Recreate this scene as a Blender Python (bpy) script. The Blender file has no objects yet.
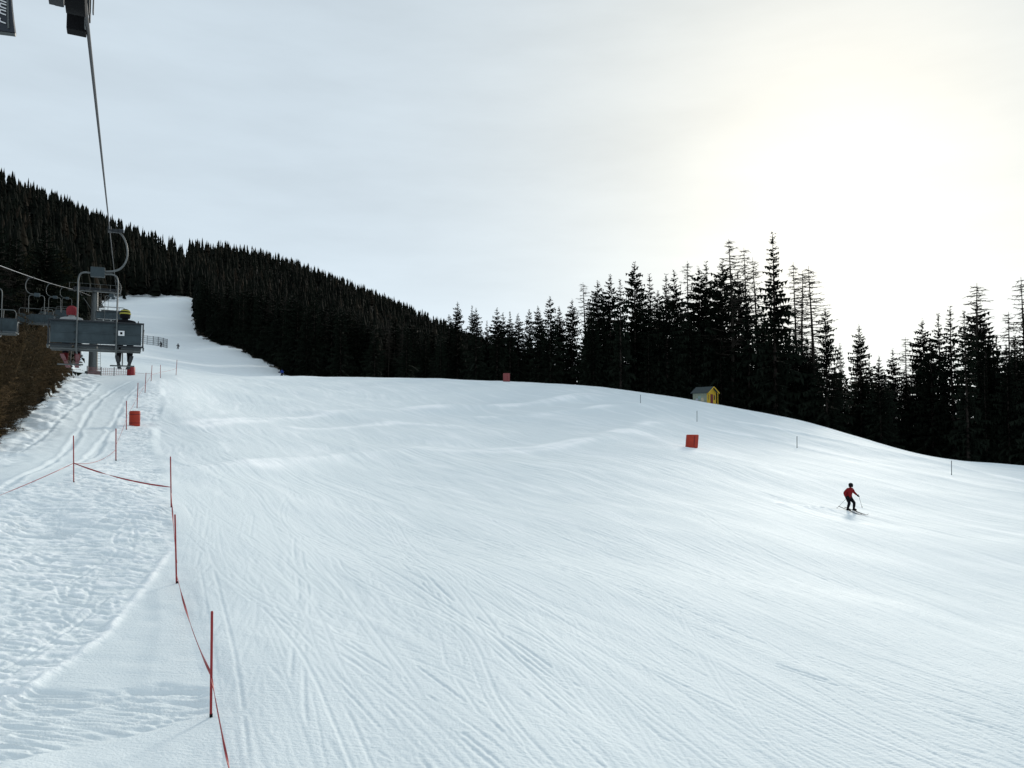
import bpy, math, random
import numpy as np
from mathutils import Vector, Matrix
random.seed(7)
RNG = np.random.default_rng(11)
R = math.radians
SC = bpy.context.scene
COL = SC.collection

# ------------------------------------------------------------------ camera
F, CX, CY, PITCH = 760.0, 512.0, 384.0, R(3.0)
SP, CP_ = math.sin(PITCH), math.cos(PITCH)
def W(px, py, d):
    """world point seen at photo pixel px,py at depth d (metres along +y)"""
    u, v = (px - CX) / F, (CY - py) / F
    s = d / (CP_ - v * SP)
    return Vector((u * s, d, s * (v * CP_ + SP)))
cam = bpy.data.cameras.new('camera'); camo = bpy.data.objects.new('camera', cam); COL.objects.link(camo)
camo.location = (0, 0, 0); camo.rotation_euler = (R(90) + PITCH, 0, 0)
cam.sensor_width = 36; cam.lens = 36 * F / 1024; cam.clip_end = 6000; cam.clip_start = 0.05
SC.camera = camo

# ------------------------------------------------------------------ sun + sky
SUN_AZ, SUN_EL = R(23.8), R(17.8)
SDIR = Vector((math.sin(SUN_AZ) * math.cos(SUN_EL), math.cos(SUN_AZ) * math.cos(SUN_EL), math.sin(SUN_EL)))
sl = bpy.data.lights.new('sun', 'SUN'); sl.energy = 2.5; sl.angle = R(9); sl.color = (1.0, .93, .82)
so = bpy.data.objects.new('sun', sl); COL.objects.link(so)
so.rotation_euler = (-SDIR).to_track_quat('-Z', 'Y').to_euler(); so.location = (0, 0, 60)

world = bpy.data.worlds.new('World'); SC.world = world; world.use_nodes = True
def build_world():
    nt = world.node_tree; N = nt.nodes; L = nt.links
    N.clear()
    out = N.new('ShaderNodeOutputWorld'); bg = N.new('ShaderNodeBackground'); L.new(bg.outputs[0], out.inputs[0])
    sky = N.new('ShaderNodeTexSky'); sky.sky_type = 'NISHITA'; sky.sun_disc = False
    sky.sun_elevation = SUN_EL; sky.sun_rotation = SUN_AZ; sky.altitude = 1600; sky.dust_density = 2.0
    geo = N.new('ShaderNodeNewGeometry')
    tc = N.new('ShaderNodeTexCoord')
    def math_(op, a, b=None, clamp=False):
        m = N.new('ShaderNodeMath'); m.operation = op; m.use_clamp = clamp
        for i, s in enumerate((a, b)):
            if s is None: continue
            if isinstance(s, (int, float)): m.inputs[i].default_value = s
            else: L.new(s, m.inputs[i])
        return m.outputs[0]
    def vm(op, a, b):
        m = N.new('ShaderNodeVectorMath'); m.operation = op
        for i, s in enumerate((a, b)):
            if isinstance(s, tuple): m.inputs[i].default_value = s
            else: L.new(s, m.inputs[i])
        return m
    d = vm('DOT_PRODUCT', tc.outputs['Generated'], tuple(SDIR)).outputs['Value']
    dpos = math_('MAXIMUM', d, 0.0)
    g1 = math_('MULTIPLY', math_('POWER', dpos, 3.0), 0.0)
    g2 = math_('MULTIPLY', math_('POWER', dpos, 10.0), 0.15)
    g3 = math_('MULTIPLY', math_('POWER', dpos, 60.0), 0.18)
    sep = N.new('ShaderNodeSeparateXYZ'); L.new(tc.outputs['Generated'], sep.inputs[0])
    # thin streaky overcast
    mp = N.new('ShaderNodeMapping'); mp.inputs['Scale'].default_value = (1.6, 1.2, 7.0); mp.inputs['Rotation'].default_value = (0, R(7), 0)
    L.new(tc.outputs['Generated'], mp.inputs[0])
    nz = N.new('ShaderNodeTexNoise'); nz.inputs['Scale'].default_value = 2.2; nz.inputs['Detail'].default_value = 6; nz.inputs['Roughness'].default_value = .55
    L.new(mp.outputs[0], nz.inputs['Vector'])
    cl = math_('MULTIPLY', math_('SUBTRACT', nz.outputs['Fac'], .5), .22)
    # brighter towards the horizon
    zpos = math_('MAXIMUM', sep.outputs['Z'], 0.0)
    hz = math_('MULTIPLY', math_('POWER', math_('SUBTRACT', 1.0, math_('MINIMUM', zpos, 1.0)), 5.0), .36)
    lum = math_('ADD', math_('ADD', math_('ADD', g1, g2), math_('ADD', g3, cl)), hz)
    mixc = N.new('ShaderNodeMix'); mixc.data_type = 'RGBA'; mixc.blend_type = 'MIX'
    mixc.inputs[6].default_value = (.87, 1.01, 1.12, 1); mixc.inputs[7].default_value = (1.05, 1.03, .93, 1)
    L.new(math_('ADD', math_('POWER', dpos, 14.0), 0.0, True), mixc.inputs[0])
    base = math_('ADD', lum, 0.69)
    cs = vm('SCALE', mixc.outputs[2], (0, 0, 0)); L.new(base, cs.inputs['Scale'])
    sk = vm('SCALE', sky.outputs[0], (0, 0, 0)); sk.inputs['Scale'].default_value = 0.4
    mx = N.new('ShaderNodeMix'); mx.data_type = 'RGBA'; mx.inputs[0].default_value = .90
    sk2 = vm('MINIMUM', sk.outputs[0], (9, 9, 9))
    L.new(sk2.outputs[0], mx.inputs[6])
    cs2 = vm('SCALE', cs.outputs[0], (0, 0, 0)); cs2.inputs['Scale'].default_value = 10.0
    L.new(cs2.outputs[0], mx.inputs[7])
    L.new(mx.outputs[2], bg.inputs['Color']); bg.inputs['Strength'].default_value = 0.1
build_world()
SC.view_settings.view_transform = 'Standard'; SC.view_settings.look = 'None'
SC.view_settings.gamma = 1; SC.view_settings.exposure = 0.08; SC.view_settings.use_curve_mapping = False
SC.render.engine = 'CYCLES'; SC.cycles.max_bounces = 6; SC.cycles.use_denoising = True

# ------------------------------------------------------------------ materials
MATS = {}
def mat(name, col, rough=.6, metal=0.0, var=.15, scale=6.0, bump=0.0, spec=.4, col2=None):
    if name in MATS: return MATS[name]
    m = bpy.data.materials.new(name); m.use_nodes = True; MATS[name] = m
    nt = m.node_tree; b = nt.nodes['Principled BSDF']
    b.inputs['Roughness'].default_value = rough; b.inputs['Metallic'].default_value = metal
    b.inputs['Specular IOR Level'].default_value = spec
    tc = nt.nodes.new('ShaderNodeTexCoord')
    nz = nt.nodes.new('ShaderNodeTexNoise'); nz.inputs['Scale'].default_value = scale; nz.inputs['Detail'].default_value = 5
    nt.links.new(tc.outputs['Object'], nz.inputs['Vector'])
    mx = nt.nodes.new('ShaderNodeMix'); mx.data_type = 'RGBA'
    c2 = col2 or tuple(c * (1 - var * 2) for c in col)
    mx.inputs[6].default_value = (*c2, 1); mx.inputs[7].default_value = (*[min(1, c * (1 + var)) for c in col], 1)
    nt.links.new(nz.outputs['Fac'], mx.inputs[0]); nt.links.new(mx.outputs[2], b.inputs['Base Color'])
    if bump:
        bp = nt.nodes.new('ShaderNodeBump'); bp.inputs['Strength'].default_value = bump; bp.inputs['Distance'].default_value = .02
        nt.links.new(nz.outputs['Fac'], bp.inputs['Height']); nt.links.new(bp.outputs[0], b.inputs['Normal'])
    return m
STEEL = mat('galvanised_steel', (.12, .13, .13), .5, .4, .3, 9)
DARKSTEEL = mat('dark_steel', (.028, .032, .036), .55, .3, spec=.2)
BLACK = mat('black_rubber', (.008, .008, .009), .8, spec=.1)
PANEL = mat('grey_chair_panel', (.045, .062, .070), .65, .1, .3, 5, spec=.2)
SEATM = mat('seat_pad', (.05, .06, .065), .7)
REDP = mat('red_plastic', (.28, .014, .016), .5, 0, .15, 4)
REDM = mat('red_vinyl', (.38, .028, .008), .6, 0, .2, 3)
REDM2 = mat('faded_red_vinyl', (.22, .05, .05), .6, 0, .2, 3)
PINK = mat('pale_red_net', (.36, .17, .17), .8)
WHITE = mat('white_paint', (.75, .75, .75), .5)
NAVY = mat('navy_board', (.012, .018, .028), .4)
GREYP = mat('grey_pole', (.10, .11, .12), .6)
NETM = mat('dark_net', (.07, .08, .09), .8)
YELLOW = mat('yellow_wood', (.55, .35, .02), .7, 0, .2, 8)
PALEW = mat('pale_painted_wood', (.28, .31, .24), .7, 0, .35, 9)
ROOFM = mat('grey_roof_felt', (.055, .068, .07), .9, spec=.15)
DOORR = mat('dark_red_wood', (.12, .012, .018), .7)
WINDM = mat('dark_window', (.015, .017, .02), .2)
SKIN = mat('skin', (.50, .30, .22), .6)
def fmat(n, c, **k): return mat('fabric_' + n, c, .9, 0, .15, 20, .2, spec=.1, **k)
BARK = mat('spruce_bark', (.05, .04, .034), .9, 0, .3, 8, .4, spec=.1)
LBARK = mat('larch_bark', (.04, .034, .028), .9, 0, .3, 8, .4, spec=.1)
TWIG = mat('brown_twigs', (.085, .058, .034), .9, 0, .3, 2, spec=.1)
def vary(m, c1, c2):
    nt = m.node_tree; b = nt.nodes['Principled BSDF']; src = b.inputs['Base Color'].links[0].from_socket
    oi = nt.nodes.new('ShaderNodeObjectInfo'); cr = nt.nodes.new('ShaderNodeValToRGB'); cr.color_ramp.elements[0].color = (*c1, 1); cr.color_ramp.elements[1].color = (*c2, 1)
    mx = nt.nodes.new('ShaderNodeMix'); mx.data_type = 'RGBA'; mx.blend_type = 'MULTIPLY'; mx.inputs[0].default_value = 1
    nt.links.new(oi.outputs['Random'], cr.inputs[0]); nt.links.new(src, mx.inputs[6]); nt.links.new(cr.outputs[0], mx.inputs[7]); nt.links.new(mx.outputs[2], b.inputs['Base Color'])
vary(TWIG, (.30, .38, .36), (1.35, 1.25, 1.05))
def foliage(name, c1, c2):
    m = mat(name, c1, .9, 0, .3, .5, spec=.08, col2=c2); return m
NEEDLE = foliage('spruce_needles', (.010, .014, .009), (.004, .006, .004))
OLIVE = foliage('olive_needles', (.022, .022, .010), (.010, .010, .006))

# ------------------------------------------------------------------ mesh helpers
def link(name, me, parent=None, loc=(0, 0, 0)):
    o = bpy.data.objects.new(name, me); COL.objects.link(o); o.location = loc
    if parent: o.parent = parent
    return o
def tag(o, label=None, cat=None, group=None, kind=None):
    if label: o['label'] = label
    if cat: o['category'] = cat
    if group: o['group'] = group
    if kind: o['kind'] = kind
    return o
def empty(name, loc, rz=0, label=None, cat=None, group=None, scale=1.0):
    o = bpy.data.objects.new(name, None); COL.objects.link(o); o.empty_display_size = .3
    o.location = loc; o.rotation_euler = (0, 0, rz); o.scale = (scale,) * 3 if isinstance(scale, (int, float)) else scale
    return tag(o, label, cat, group)
def copy_tree(o, parent=None):
    c = o.copy(); COL.objects.link(c)
    if parent: c.parent = parent
    for ch in o.children: copy_tree(ch, c)
    return c
def big_mesh(name, V, Q, mats, smooth=True, mi=None):
    """V (n,3) Q (m,k) arrays"""
    me = bpy.data.meshes.new(name); V = np.asarray(V, np.float32); Q = np.asarray(Q, np.int32)
    k = Q.shape[1]
    me.vertices.add(len(V)); me.vertices.foreach_set('co', V.ravel())
    me.loops.add(Q.size); me.loops.foreach_set('vertex_index', Q.ravel())
    me.polygons.add(len(Q)); me.polygons.foreach_set('loop_start', np.arange(0, Q.size, k, dtype=np.int32))
    if smooth: me.polygons.foreach_set('use_smooth', np.ones(len(Q), bool))
    for m in mats: me.materials.append(m)
    if mi is not None: me.polygons.foreach_set('material_index', np.asarray(mi, np.int32))
    me.update(calc_edges=True)
    return me
class MB:
    def __init__(s): s.v = []; s.f = []; s.m = []; s.s = []
    def add(s, vs, fs, m=0, smooth=False):
        n = len(s.v); s.v += [tuple(p) for p in vs]
        for f in fs: s.f.append(tuple(i + n for i in f)); s.m.append(m); s.s.append(smooth)
        return s
    def box(s, c, size, m=0, rot=None, taper=1.0):
        hx, hy, hz = (q / 2 for q in size); vs = []
        for z in (-1, 1):
            k = taper if z > 0 else 1
            for x, y in ((-1, -1), (1, -1), (1, 1), (-1, 1)):
                p = Vector((x * hx * k, y * hy * k, z * hz))
                if rot is not None: p = rot @ p
                vs.append(p + Vector(c))
        return s.add(vs, [(3, 2, 1, 0), (4, 5, 6, 7), (0, 1, 5, 4), (1, 2, 6, 5), (2, 3, 7, 6), (3, 0, 4, 7)], m)
    def tube(s, pts, r, n=8, m=0, caps=True):
        pts = [Vector(p) for p in pts]; k = len(pts)
        rs = [r] * k if isinstance(r, (int, float)) else r
        rings = []; up = None
        for i, p in enumerate(pts):
            t = (pts[min(i + 1, k - 1)] - pts[max(i - 1, 0)]).normalized()
            if up is None: up = Vector((0, 0, 1)) if abs(t.z) < .9 else Vector((1, 0, 0))
            a = t.cross(up).normalized(); b = a.cross(t).normalized(); up = b
            rings.append([p + (a * math.cos(q) + b * math.sin(q)) * rs[i] for q in [2 * math.pi * j / n for j in range(n)]])
        vs = [p for rg in rings for p in rg]; fs = []
        for i in range(k - 1):
            for j in range(n):
                fs.append((i * n + j, i * n + (j + 1) % n, (i + 1) * n + (j + 1) % n, (i + 1) * n + j))
        s.add(vs, fs, m, True)
        if caps:
            s.add(rings[0], [tuple(range(n))[::-1]], m); s.add(rings[-1], [tuple(range(n))], m)
        return s
    def lathe(s, prof, n=16, m=0, c=(0, 0, 0), sx=1, sy=1):
        vs = []; fs = []; k = len(prof)
        for r, z in prof:
            for j in range(n):
                a = 2 * math.pi * j / n; vs.append((c[0] + r * math.cos(a) * sx, c[1] + r * math.sin(a) * sy, c[2] + z))
        for i in range(k - 1):
            for j in range(n): fs.append((i * n + j, i * n + (j + 1) % n, (i + 1) * n + (j + 1) % n, (i + 1) * n + j))
        s.add(vs, fs, m, True)
        s.add(vs[:n], [tuple(range(n))[::-1]], m); s.add(vs[-n:], [tuple(range(n))], m)
        return s
    def build(s, name, mats, parent=None, loc=(0, 0, 0), bevel=0):
        me = bpy.data.meshes.new(name); me.from_pydata(s.v, [], s.f)
        for m in (mats if isinstance(mats, (list, tuple)) else [mats]): me.materials.append(m)
        me.polygons.foreach_set('material_index', s.m); me.polygons.foreach_set('use_smooth', s.s); me.update()
        o = link(name, me, parent, loc)
        if bevel:
            b = o.modifiers.new('bevel', 'BEVEL'); b.width = bevel; b.segments = 2; b.limit_method = 'ANGLE'
        return o
def spline(pts, n=8):
    P = [Vector(p) for p in pts]; P = [2 * P[0] - P[1]] + P + [2 * P[-1] - P[-2]]; out = []
    for i in range(1, len(P) - 2):
        for k in range(n):
            t = k / n; a, b, c, d = P[i - 1:i + 3]
            out.append(.5 * (2 * b + (c - a) * t + (2 * a - 5 * b + 4 * c - d) * t * t + (3 * b - a - 3 * c + d) * t ** 3))
    return out + [P[-2]]

# ------------------------------------------------------------------ terrain
CTRL = [  # photo pixel + depth of points of the ground
 # the fence line, near to far
 (212,717,12.3),(176,583,19),(171.5,507,26),(74,482,28),(116,461,39),(134,426,52),(145,393,68),(151,381,77),(161,378,84),(176,375,89),
 # near
 (512,768,11.5),(1000,768,13),(250,768,10.8),(0,768,10.2),(-250,768,10),(1300,768,14),(0,690,13),(0,600,17),(0,500,25),(40,540,22),
 # middle of the piste
 (512,600,20),(512,500,38),(512,440,66),(512,405,98),(330,600,19),(330,500,34),(330,440,58),(330,400,88),
 (760,600,23),(1000,620,25),(849,510,46),(692,448,64),(797,447,80),(951,475,76),(697,423,92),(640,404,100),(900,560,33),(1200,600,30),
 (215,440,47),(215,400,75),
 # crest
 (210,377,100),(250,376.5,116),(310,376.5,126),(380,377.5,131),(440,378.5,136),(507,382,137),(560,385,136),(600,388.5,134),(650,394.5,128),(700,401.5,126),(750,410.5,122),(800,421,118),(860,437,112),(915,454,107),(1024,466,106),(1200,490,104),
 # behind the crest
 (600,393,144),(700,408,141),(800,431,134),(915,462,124),(1024,474,124),(507,387,145),(440,382,146),(380,380,148),
 (600,425,200),(800,455,200),(1024,490,200),(1300,530,180),(700,430,400),(1024,470,500),(600,415,500),
 # upper piste
 (282,377,150),(240,375.5,140),(200,373.5,125),(176,366,130),(200,361,165),(178,349.5,215),(161,346.5,225),(258,360,187),(237,350,215),(212,343,250),(194,334,290),(191,318,330),(150,319,300),(160,297,400),(140,295,400),(176,296,402),(189,297,400),(110,300,390),(130,340,240),
 # left: lift line and slope beside it
 (99,374,95),(70,378,80),(60,392,66),(40,412,52),(0,442,42),(35,470,32),(90,412,56),(112,392,72),(-100,480,32),(-200,430,45),
 (40,352,110),(0,345,110),(-150,330,110),(85,328,180),(60,300,260),(0,265,330),(-150,200,330),
 (0,200,560),(60,222,590),(100,240,610),(145,256,630),(190,275,660),(150,285,470),(-200,110,600),(100,250,900),(0,220,900),(190,275,950),
 # second hill
 (215,259,900),(300,278,980),(380,307,1060),(430,329,1120),(240,330,420),(300,340,420),(300,374,210),(360,379,190),(430,381,180),(300,312,650),(380,345,600),(440,350,800),(250,300,600),(500,360,900),(470,372,300),
]
pts = np.array([tuple(W(*c)) for c in CTRL])
extra = [(0, 0.5, -6.6), (-2, -3, -6.9), (3, -3, -6.9), (0, -20, -9), (0, -100, -20), (-60, -100, -8), (60, -100, -26), (0, -600, -90), (-400, -400, -20), (400, -400, -120),
         (-12, 2, -5.0), (-30, 3, -2.5), (12, 2, -8.2), (40, 5, -10), (-150, 20, 30), (150, 0, -32), (-500, 100, 130), (500, 100, -60), (-800, -200, 150), (900, -100, -100),
         (900, 900, 0), (500, 500, -20), (0, 1500, 60), (-900, 1200, 260), (0, 5, -5.9), (-3, 5, -5.5), (4, 5, -6.6)]
pts = np.vstack([pts, np.array(extra, float)])
def feat(x, y):
    r = np.hypot(x, y); th = np.arctan2(x, y)
    return th * 2.2, np.log(r + 8.0), r
def tps_k(r2): return .5 * r2 * np.log(r2 + 1e-12)
_a, _b, _r = feat(pts[:, 0], pts[:, 1]); _val = pts[:, 2] / (_r + 8.0)
_n = len(pts)
_K = tps_k((_a[:, None] - _a) ** 2 + (_b[:, None] - _b) ** 2) + np.eye(_n) * 2e-4
_P = np.stack([np.ones(_n), _a, _b], 1)
_sol = np.linalg.solve(np.block([[_K, _P], [_P.T, np.zeros((3, 3))]]), np.concatenate([_val, np.zeros(3)]))
def base_h(x, y):
    x = np.asarray(x, float); y = np.asarray(y, float); sh = x.shape; x = x.ravel(); y = y.ravel(); out = np.empty(x.size)
    for i in range(0, x.size, 200000):
        a, b, r = feat(x[i:i + 200000], y[i:i + 200000])
        acc = _sol[_n] + _sol[_n + 1] * a + _sol[_n + 2] * b
        for j in range(_n): acc = acc + _sol[j] * tps_k((a - _a[j]) ** 2 + (b - _b[j]) ** 2)
        out[i:i + 200000] = acc * (r + 8.0)
    return out.reshape(sh)
_LD = np.exp(np.linspace(math.log(5), math.log(1200), 1400))
def G(px, py):
    """where the ray through a photo pixel meets the ground"""
    p = W(px, py, 1.0); x = _LD * p.x; z = _LD * p.z; h = base_h(x, _LD)
    below = np.nonzero(z <= h)[0]
    i = below[0] if len(below) else len(_LD) - 1
    d = _LD[i]
    if i > 0 and len(below):
        e0, e1 = z[i - 1] - h[i - 1], z[i] - h[i]; d = _LD[i - 1] + (_LD[i] - _LD[i - 1]) * e0 / (e0 - e1 + 1e-9)
    return Vector((p.x * d, d, p.z * d))

# numpy value noise
def vn(x, y, seed=0):
    xi = np.floor(x); yi = np.floor(y); fx = x - xi; fy = y - yi
    xi = xi.astype(np.int64); yi = yi.astype(np.int64)
    def h(a, b):
        n = (a * 374761393 + b * 668265263 + seed * 1274126177) & 0xffffffff
        n = ((n ^ (n >> 13)) * 1274126177) & 0xffffffff
        n = ((n ^ (n >> 16)) * 2246822519) & 0xffffffff
        return ((n ^ (n >> 15)) & 0xffffff) / 8388607.5 - 1.0
    sx = fx * fx * fx * (fx * (fx * 6 - 15) + 10); sy = fy * fy * fy * (fy * (fy * 6 - 15) + 10)
    a = h(xi, yi); b = h(xi + 1, yi); c = h(xi, yi + 1); d = h(xi + 1, yi + 1)
    return (a + (b - a) * sx) * (1 - sy) + (c + (d - c) * sx) * sy
def fbm(x, y, o=3, seed=0):
    s = 0; a = 1.0
    for i in range(o): s = s + a * vn(x * 2 ** i + i * 17.3, y * 2 ** i - i * 9.1, seed + i); a *= .5
    return s
def seg_dist(x, y, poly, closed=False):
    best = np.full(x.shape, 1e9); P = list(poly) + ([poly[0]] if closed else [])
    for (x0, y0), (x1, y1) in zip(P[:-1], P[1:]):
        dx, dy = x1 - x0, y1 - y0; t = np.clip(((x - x0) * dx + (y - y0) * dy) / (dx * dx + dy * dy + 1e-9), 0, 1)
        best = np.minimum(best, np.hypot(x - x0 - t * dx, y - y0 - t * dy))
    return best
def inside(x, y, poly):
    c = np.zeros(x.shape, bool); n = len(poly)
    for i in range(n):
        x0, y0 = poly[i]; x1, y1 = poly[(i + 1) % n]
        if y0 == y1: continue
        c ^= ((y0 > y) != (y1 > y)) & (x < (x1 - x0) * (y - y0) / (y1 - y0) + x0)
    return c
def soft(x, y, poly, w):
    d = seg_dist(x, y, poly, True); s = np.where(inside(x, y, poly), d, -d); return np.clip(s / w * .5 + .5, 0, 1)
def gp(lst): return [tuple(G(*p)[:2]) for p in lst]

ROUGH_A = gp([(-250,478),(0,480),(60,482),(105,458),(116,425),(126,402),(146,382),(163,379),(162,405),(150,440),(163,480),(169,510),(172,548),(150,580),(100,640),(0,708),(-250,860)])
ROUGH_B = gp([(-100,694),(30,690),(105,692),(160,684),(205,690),(205,712),(150,730),(60,748),(-100,800)])
ROUGH_C = gp([(-60,470),(0,447),(40,412),(75,377),(98,376),(86,392),(60,416),(0,466)])
EDGE = gp([(172,548),(150,580),(100,640),(50,674),(0,708),(-150,800)])
ROADS = [gp([(140,379),(112,391),(90,411),(75,440),(40,469),(0,490)]), gp([(140,386),(127,397),(113,425),(96,452),(70,466)]), gp([(98,384),(80,400),(50,430),(20,452)])]

# ski tracks carved into a fine height grid over the near piste
GX0, GX1, GY0, GY1, GS = -24.0, 60.0, 3.0, 92.0, 0.04
GNX, GNY = int((GX1 - GX0) / GS), int((GY1 - GY0) / GS)
HG = np.zeros((GNY, GNX), np.float32)
def carve(x, y, depth, hw):
    tx = np.gradient(x); ty = np.gradient(y); l = np.hypot(tx, ty) + 1e-9; nx, ny = -ty / l, tx / l
    for o in np.arange(-hw * 2.2, hw * 2.2 + .001, .022):
        q = abs(o) / hw
        h = -depth * (1 - q ** 4) if q < 1 else depth * .7 * math.exp(-((q - 1.45) / .35) ** 2)
        ix = ((x + nx * o - GX0) / GS).astype(int); iy = ((y + ny * o - GY0) / GS).astype(int)
        ok = (ix >= 0) & (ix < GNX) & (iy >= 0) & (iy < GNY)
        HG[iy[ok], ix[ok]] = h
fence_x = np.array([p[0] for p in gp([(212,717),(176,583),(171.5,507),(150,440),(160,378)])]); fence_y = np.array([p[1] for p in gp([(212,717),(176,583),(171.5,507),(150,440),(160,378)])])
for k in range(900):
    L = random.uniform(3, 26); n = int(L / .03); s = np.linspace(0, L, n)
    y0 = random.uniform(8, 90) if k % 3 else random.uniform(10, 40)
    x0 = random.uniform(-.62, .95) * y0 * .8 + 1
    if k < 60:   # beside the fence
        y0 = random.uniform(22, 60); x0 = np.interp(y0, fence_y, fence_x) + random.uniform(.8, 5)
    amp = random.choice([.04, .06, .1, .16, .3]); wl = random.uniform(10, 26); ph = random.uniform(0, 6.28)
    ang = math.atan2(-.866, .50) + random.gauss(0, .11) + amp * np.sin(s / wl * 6.28 + ph)
    x = x0 + np.cumsum(np.cos(ang)) * .03; y = y0 + np.cumsum(np.sin(ang)) * .03
    ok = (y > 5) & (x > np.interp(y, fence_y, fence_x) + .35)
    if ok.sum() < 30: continue
    dep = random.choice([.006, .008, .011, .014, .019]) * random.uniform(.7, 1.2); gap = random.uniform(.14, .42)
    fade = None
    tx, ty = np.cos(ang), np.sin(ang)
    for sd in (-1, 1):
        carve((x - ty * sd * gap / 2)[ok], (y + tx * sd * gap / 2)[ok], dep, random.uniform(.022, .045))
for k in range(800):      # traces across the trampled strip left of the poles
    n = int(random.uniform(1.5, 9) / .03); y0 = random.uniform(10, 60); fx = np.interp(y0, fence_y, fence_x); x0 = fx - random.uniform(-.5, 1) * .30 * y0 - 1.0
    ang = random.choice([3.14, 3.14, 3.5, 2.7, -1.2]) + random.gauss(0, .22) + random.uniform(.05, .5) * np.sin(np.arange(n) * .03 / random.uniform(3, 9) * 6.28 + random.uniform(0, 6.28))
    x = x0 + np.cumsum(np.cos(ang)) * .03; y = y0 + np.cumsum(np.sin(ang)) * .03; ok = x < np.interp(y, fence_y, fence_x)
    if ok.sum() > 20: carve(x[ok], y[ok], random.uniform(.014, .034), random.uniform(.025, .06))
HG[1:-1, 1:-1] = .6 * HG[1:-1, 1:-1] + .10 * (HG[:-2, 1:-1] + HG[2:, 1:-1] + HG[1:-1, :-2] + HG[1:-1, 2:])
def hg(x, y):
    fx = (x - GX0) / GS - .5; fy = (y - GY0) / GS - .5
    ok = (fx >= 0) & (fx < GNX - 2) & (fy >= 0) & (fy < GNY - 2)
    fx = np.where(ok, fx, 0); fy = np.where(ok, fy, 0); ix = fx.astype(int); iy = fy.astype(int); tx = fx - ix; ty = fy - iy
    v = (HG[iy, ix] * (1 - tx) + HG[iy, ix + 1] * tx) * (1 - ty) + (HG[iy + 1, ix] * (1 - tx) + HG[iy + 1, ix + 1] * tx) * ty
    return np.where(ok, v, 0)
RIDGES = [(gp(a), b, c) for a, b, c in [([(330,413),(460,407),(560,400),(590,396)], .34, 2.2), ([(190,471),(260,464),(350,455),(425,448)], .26, 1.7), ([(430,452),(540,450),(600,440),(655,424)], .26, 1.8),
    ([(300,430),(390,424),(450,428)], .22, 1.8), ([(480,418),(580,412),(640,404)], .24, 1.8), ([(200,425),(280,418),(330,415)], .20, 1.6), ([(640,434),(690,452),(760,466)], .16, 1.4), ([(700,428),(800,446),(900,470),(1024,496)], .18, 1.1), ([(740,424),(830,441),(930,462),(1024,482)], .16, 1.1), ([(862,511.5),(845,509.5),(780,504)], .10, .22)]]
def px_of(x, y): return CX + F * x / np.maximum(y, .01) * .9986
FL_D = np.array([0, 42, 52, 66, 80, 110, 180, 260, 390, 400, 3000]); FL_P = np.array([-30, -6, 34, 54, 64, 80, 84, 92, 106, 250, 250])
FR_P = np.array([120, 191, 192, 194, 212, 237, 260, 277, 292, 440, 600, 800, 1024, 1400]); FR_D = np.array([405, 403, 380, 290, 250, 215, 185, 163, 152, 148, 144, 140, 126, 124])
def forest(x, y):
    """1 where the wood stands, 0 on open snow (plan position only)"""
    px = px_of(x, y); d = y
    j = vn(x / 6., y / 6., 5) * .03
    left = (px < np.interp(d * (1 + j), FL_D, FL_P)) & (d > 30)
    right = (px > 120) & (d * (1 + j) > np.interp(px, FR_P, FR_D))
    return (left | right) & (y > 5)
UX, UY = .50, -.866
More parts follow.
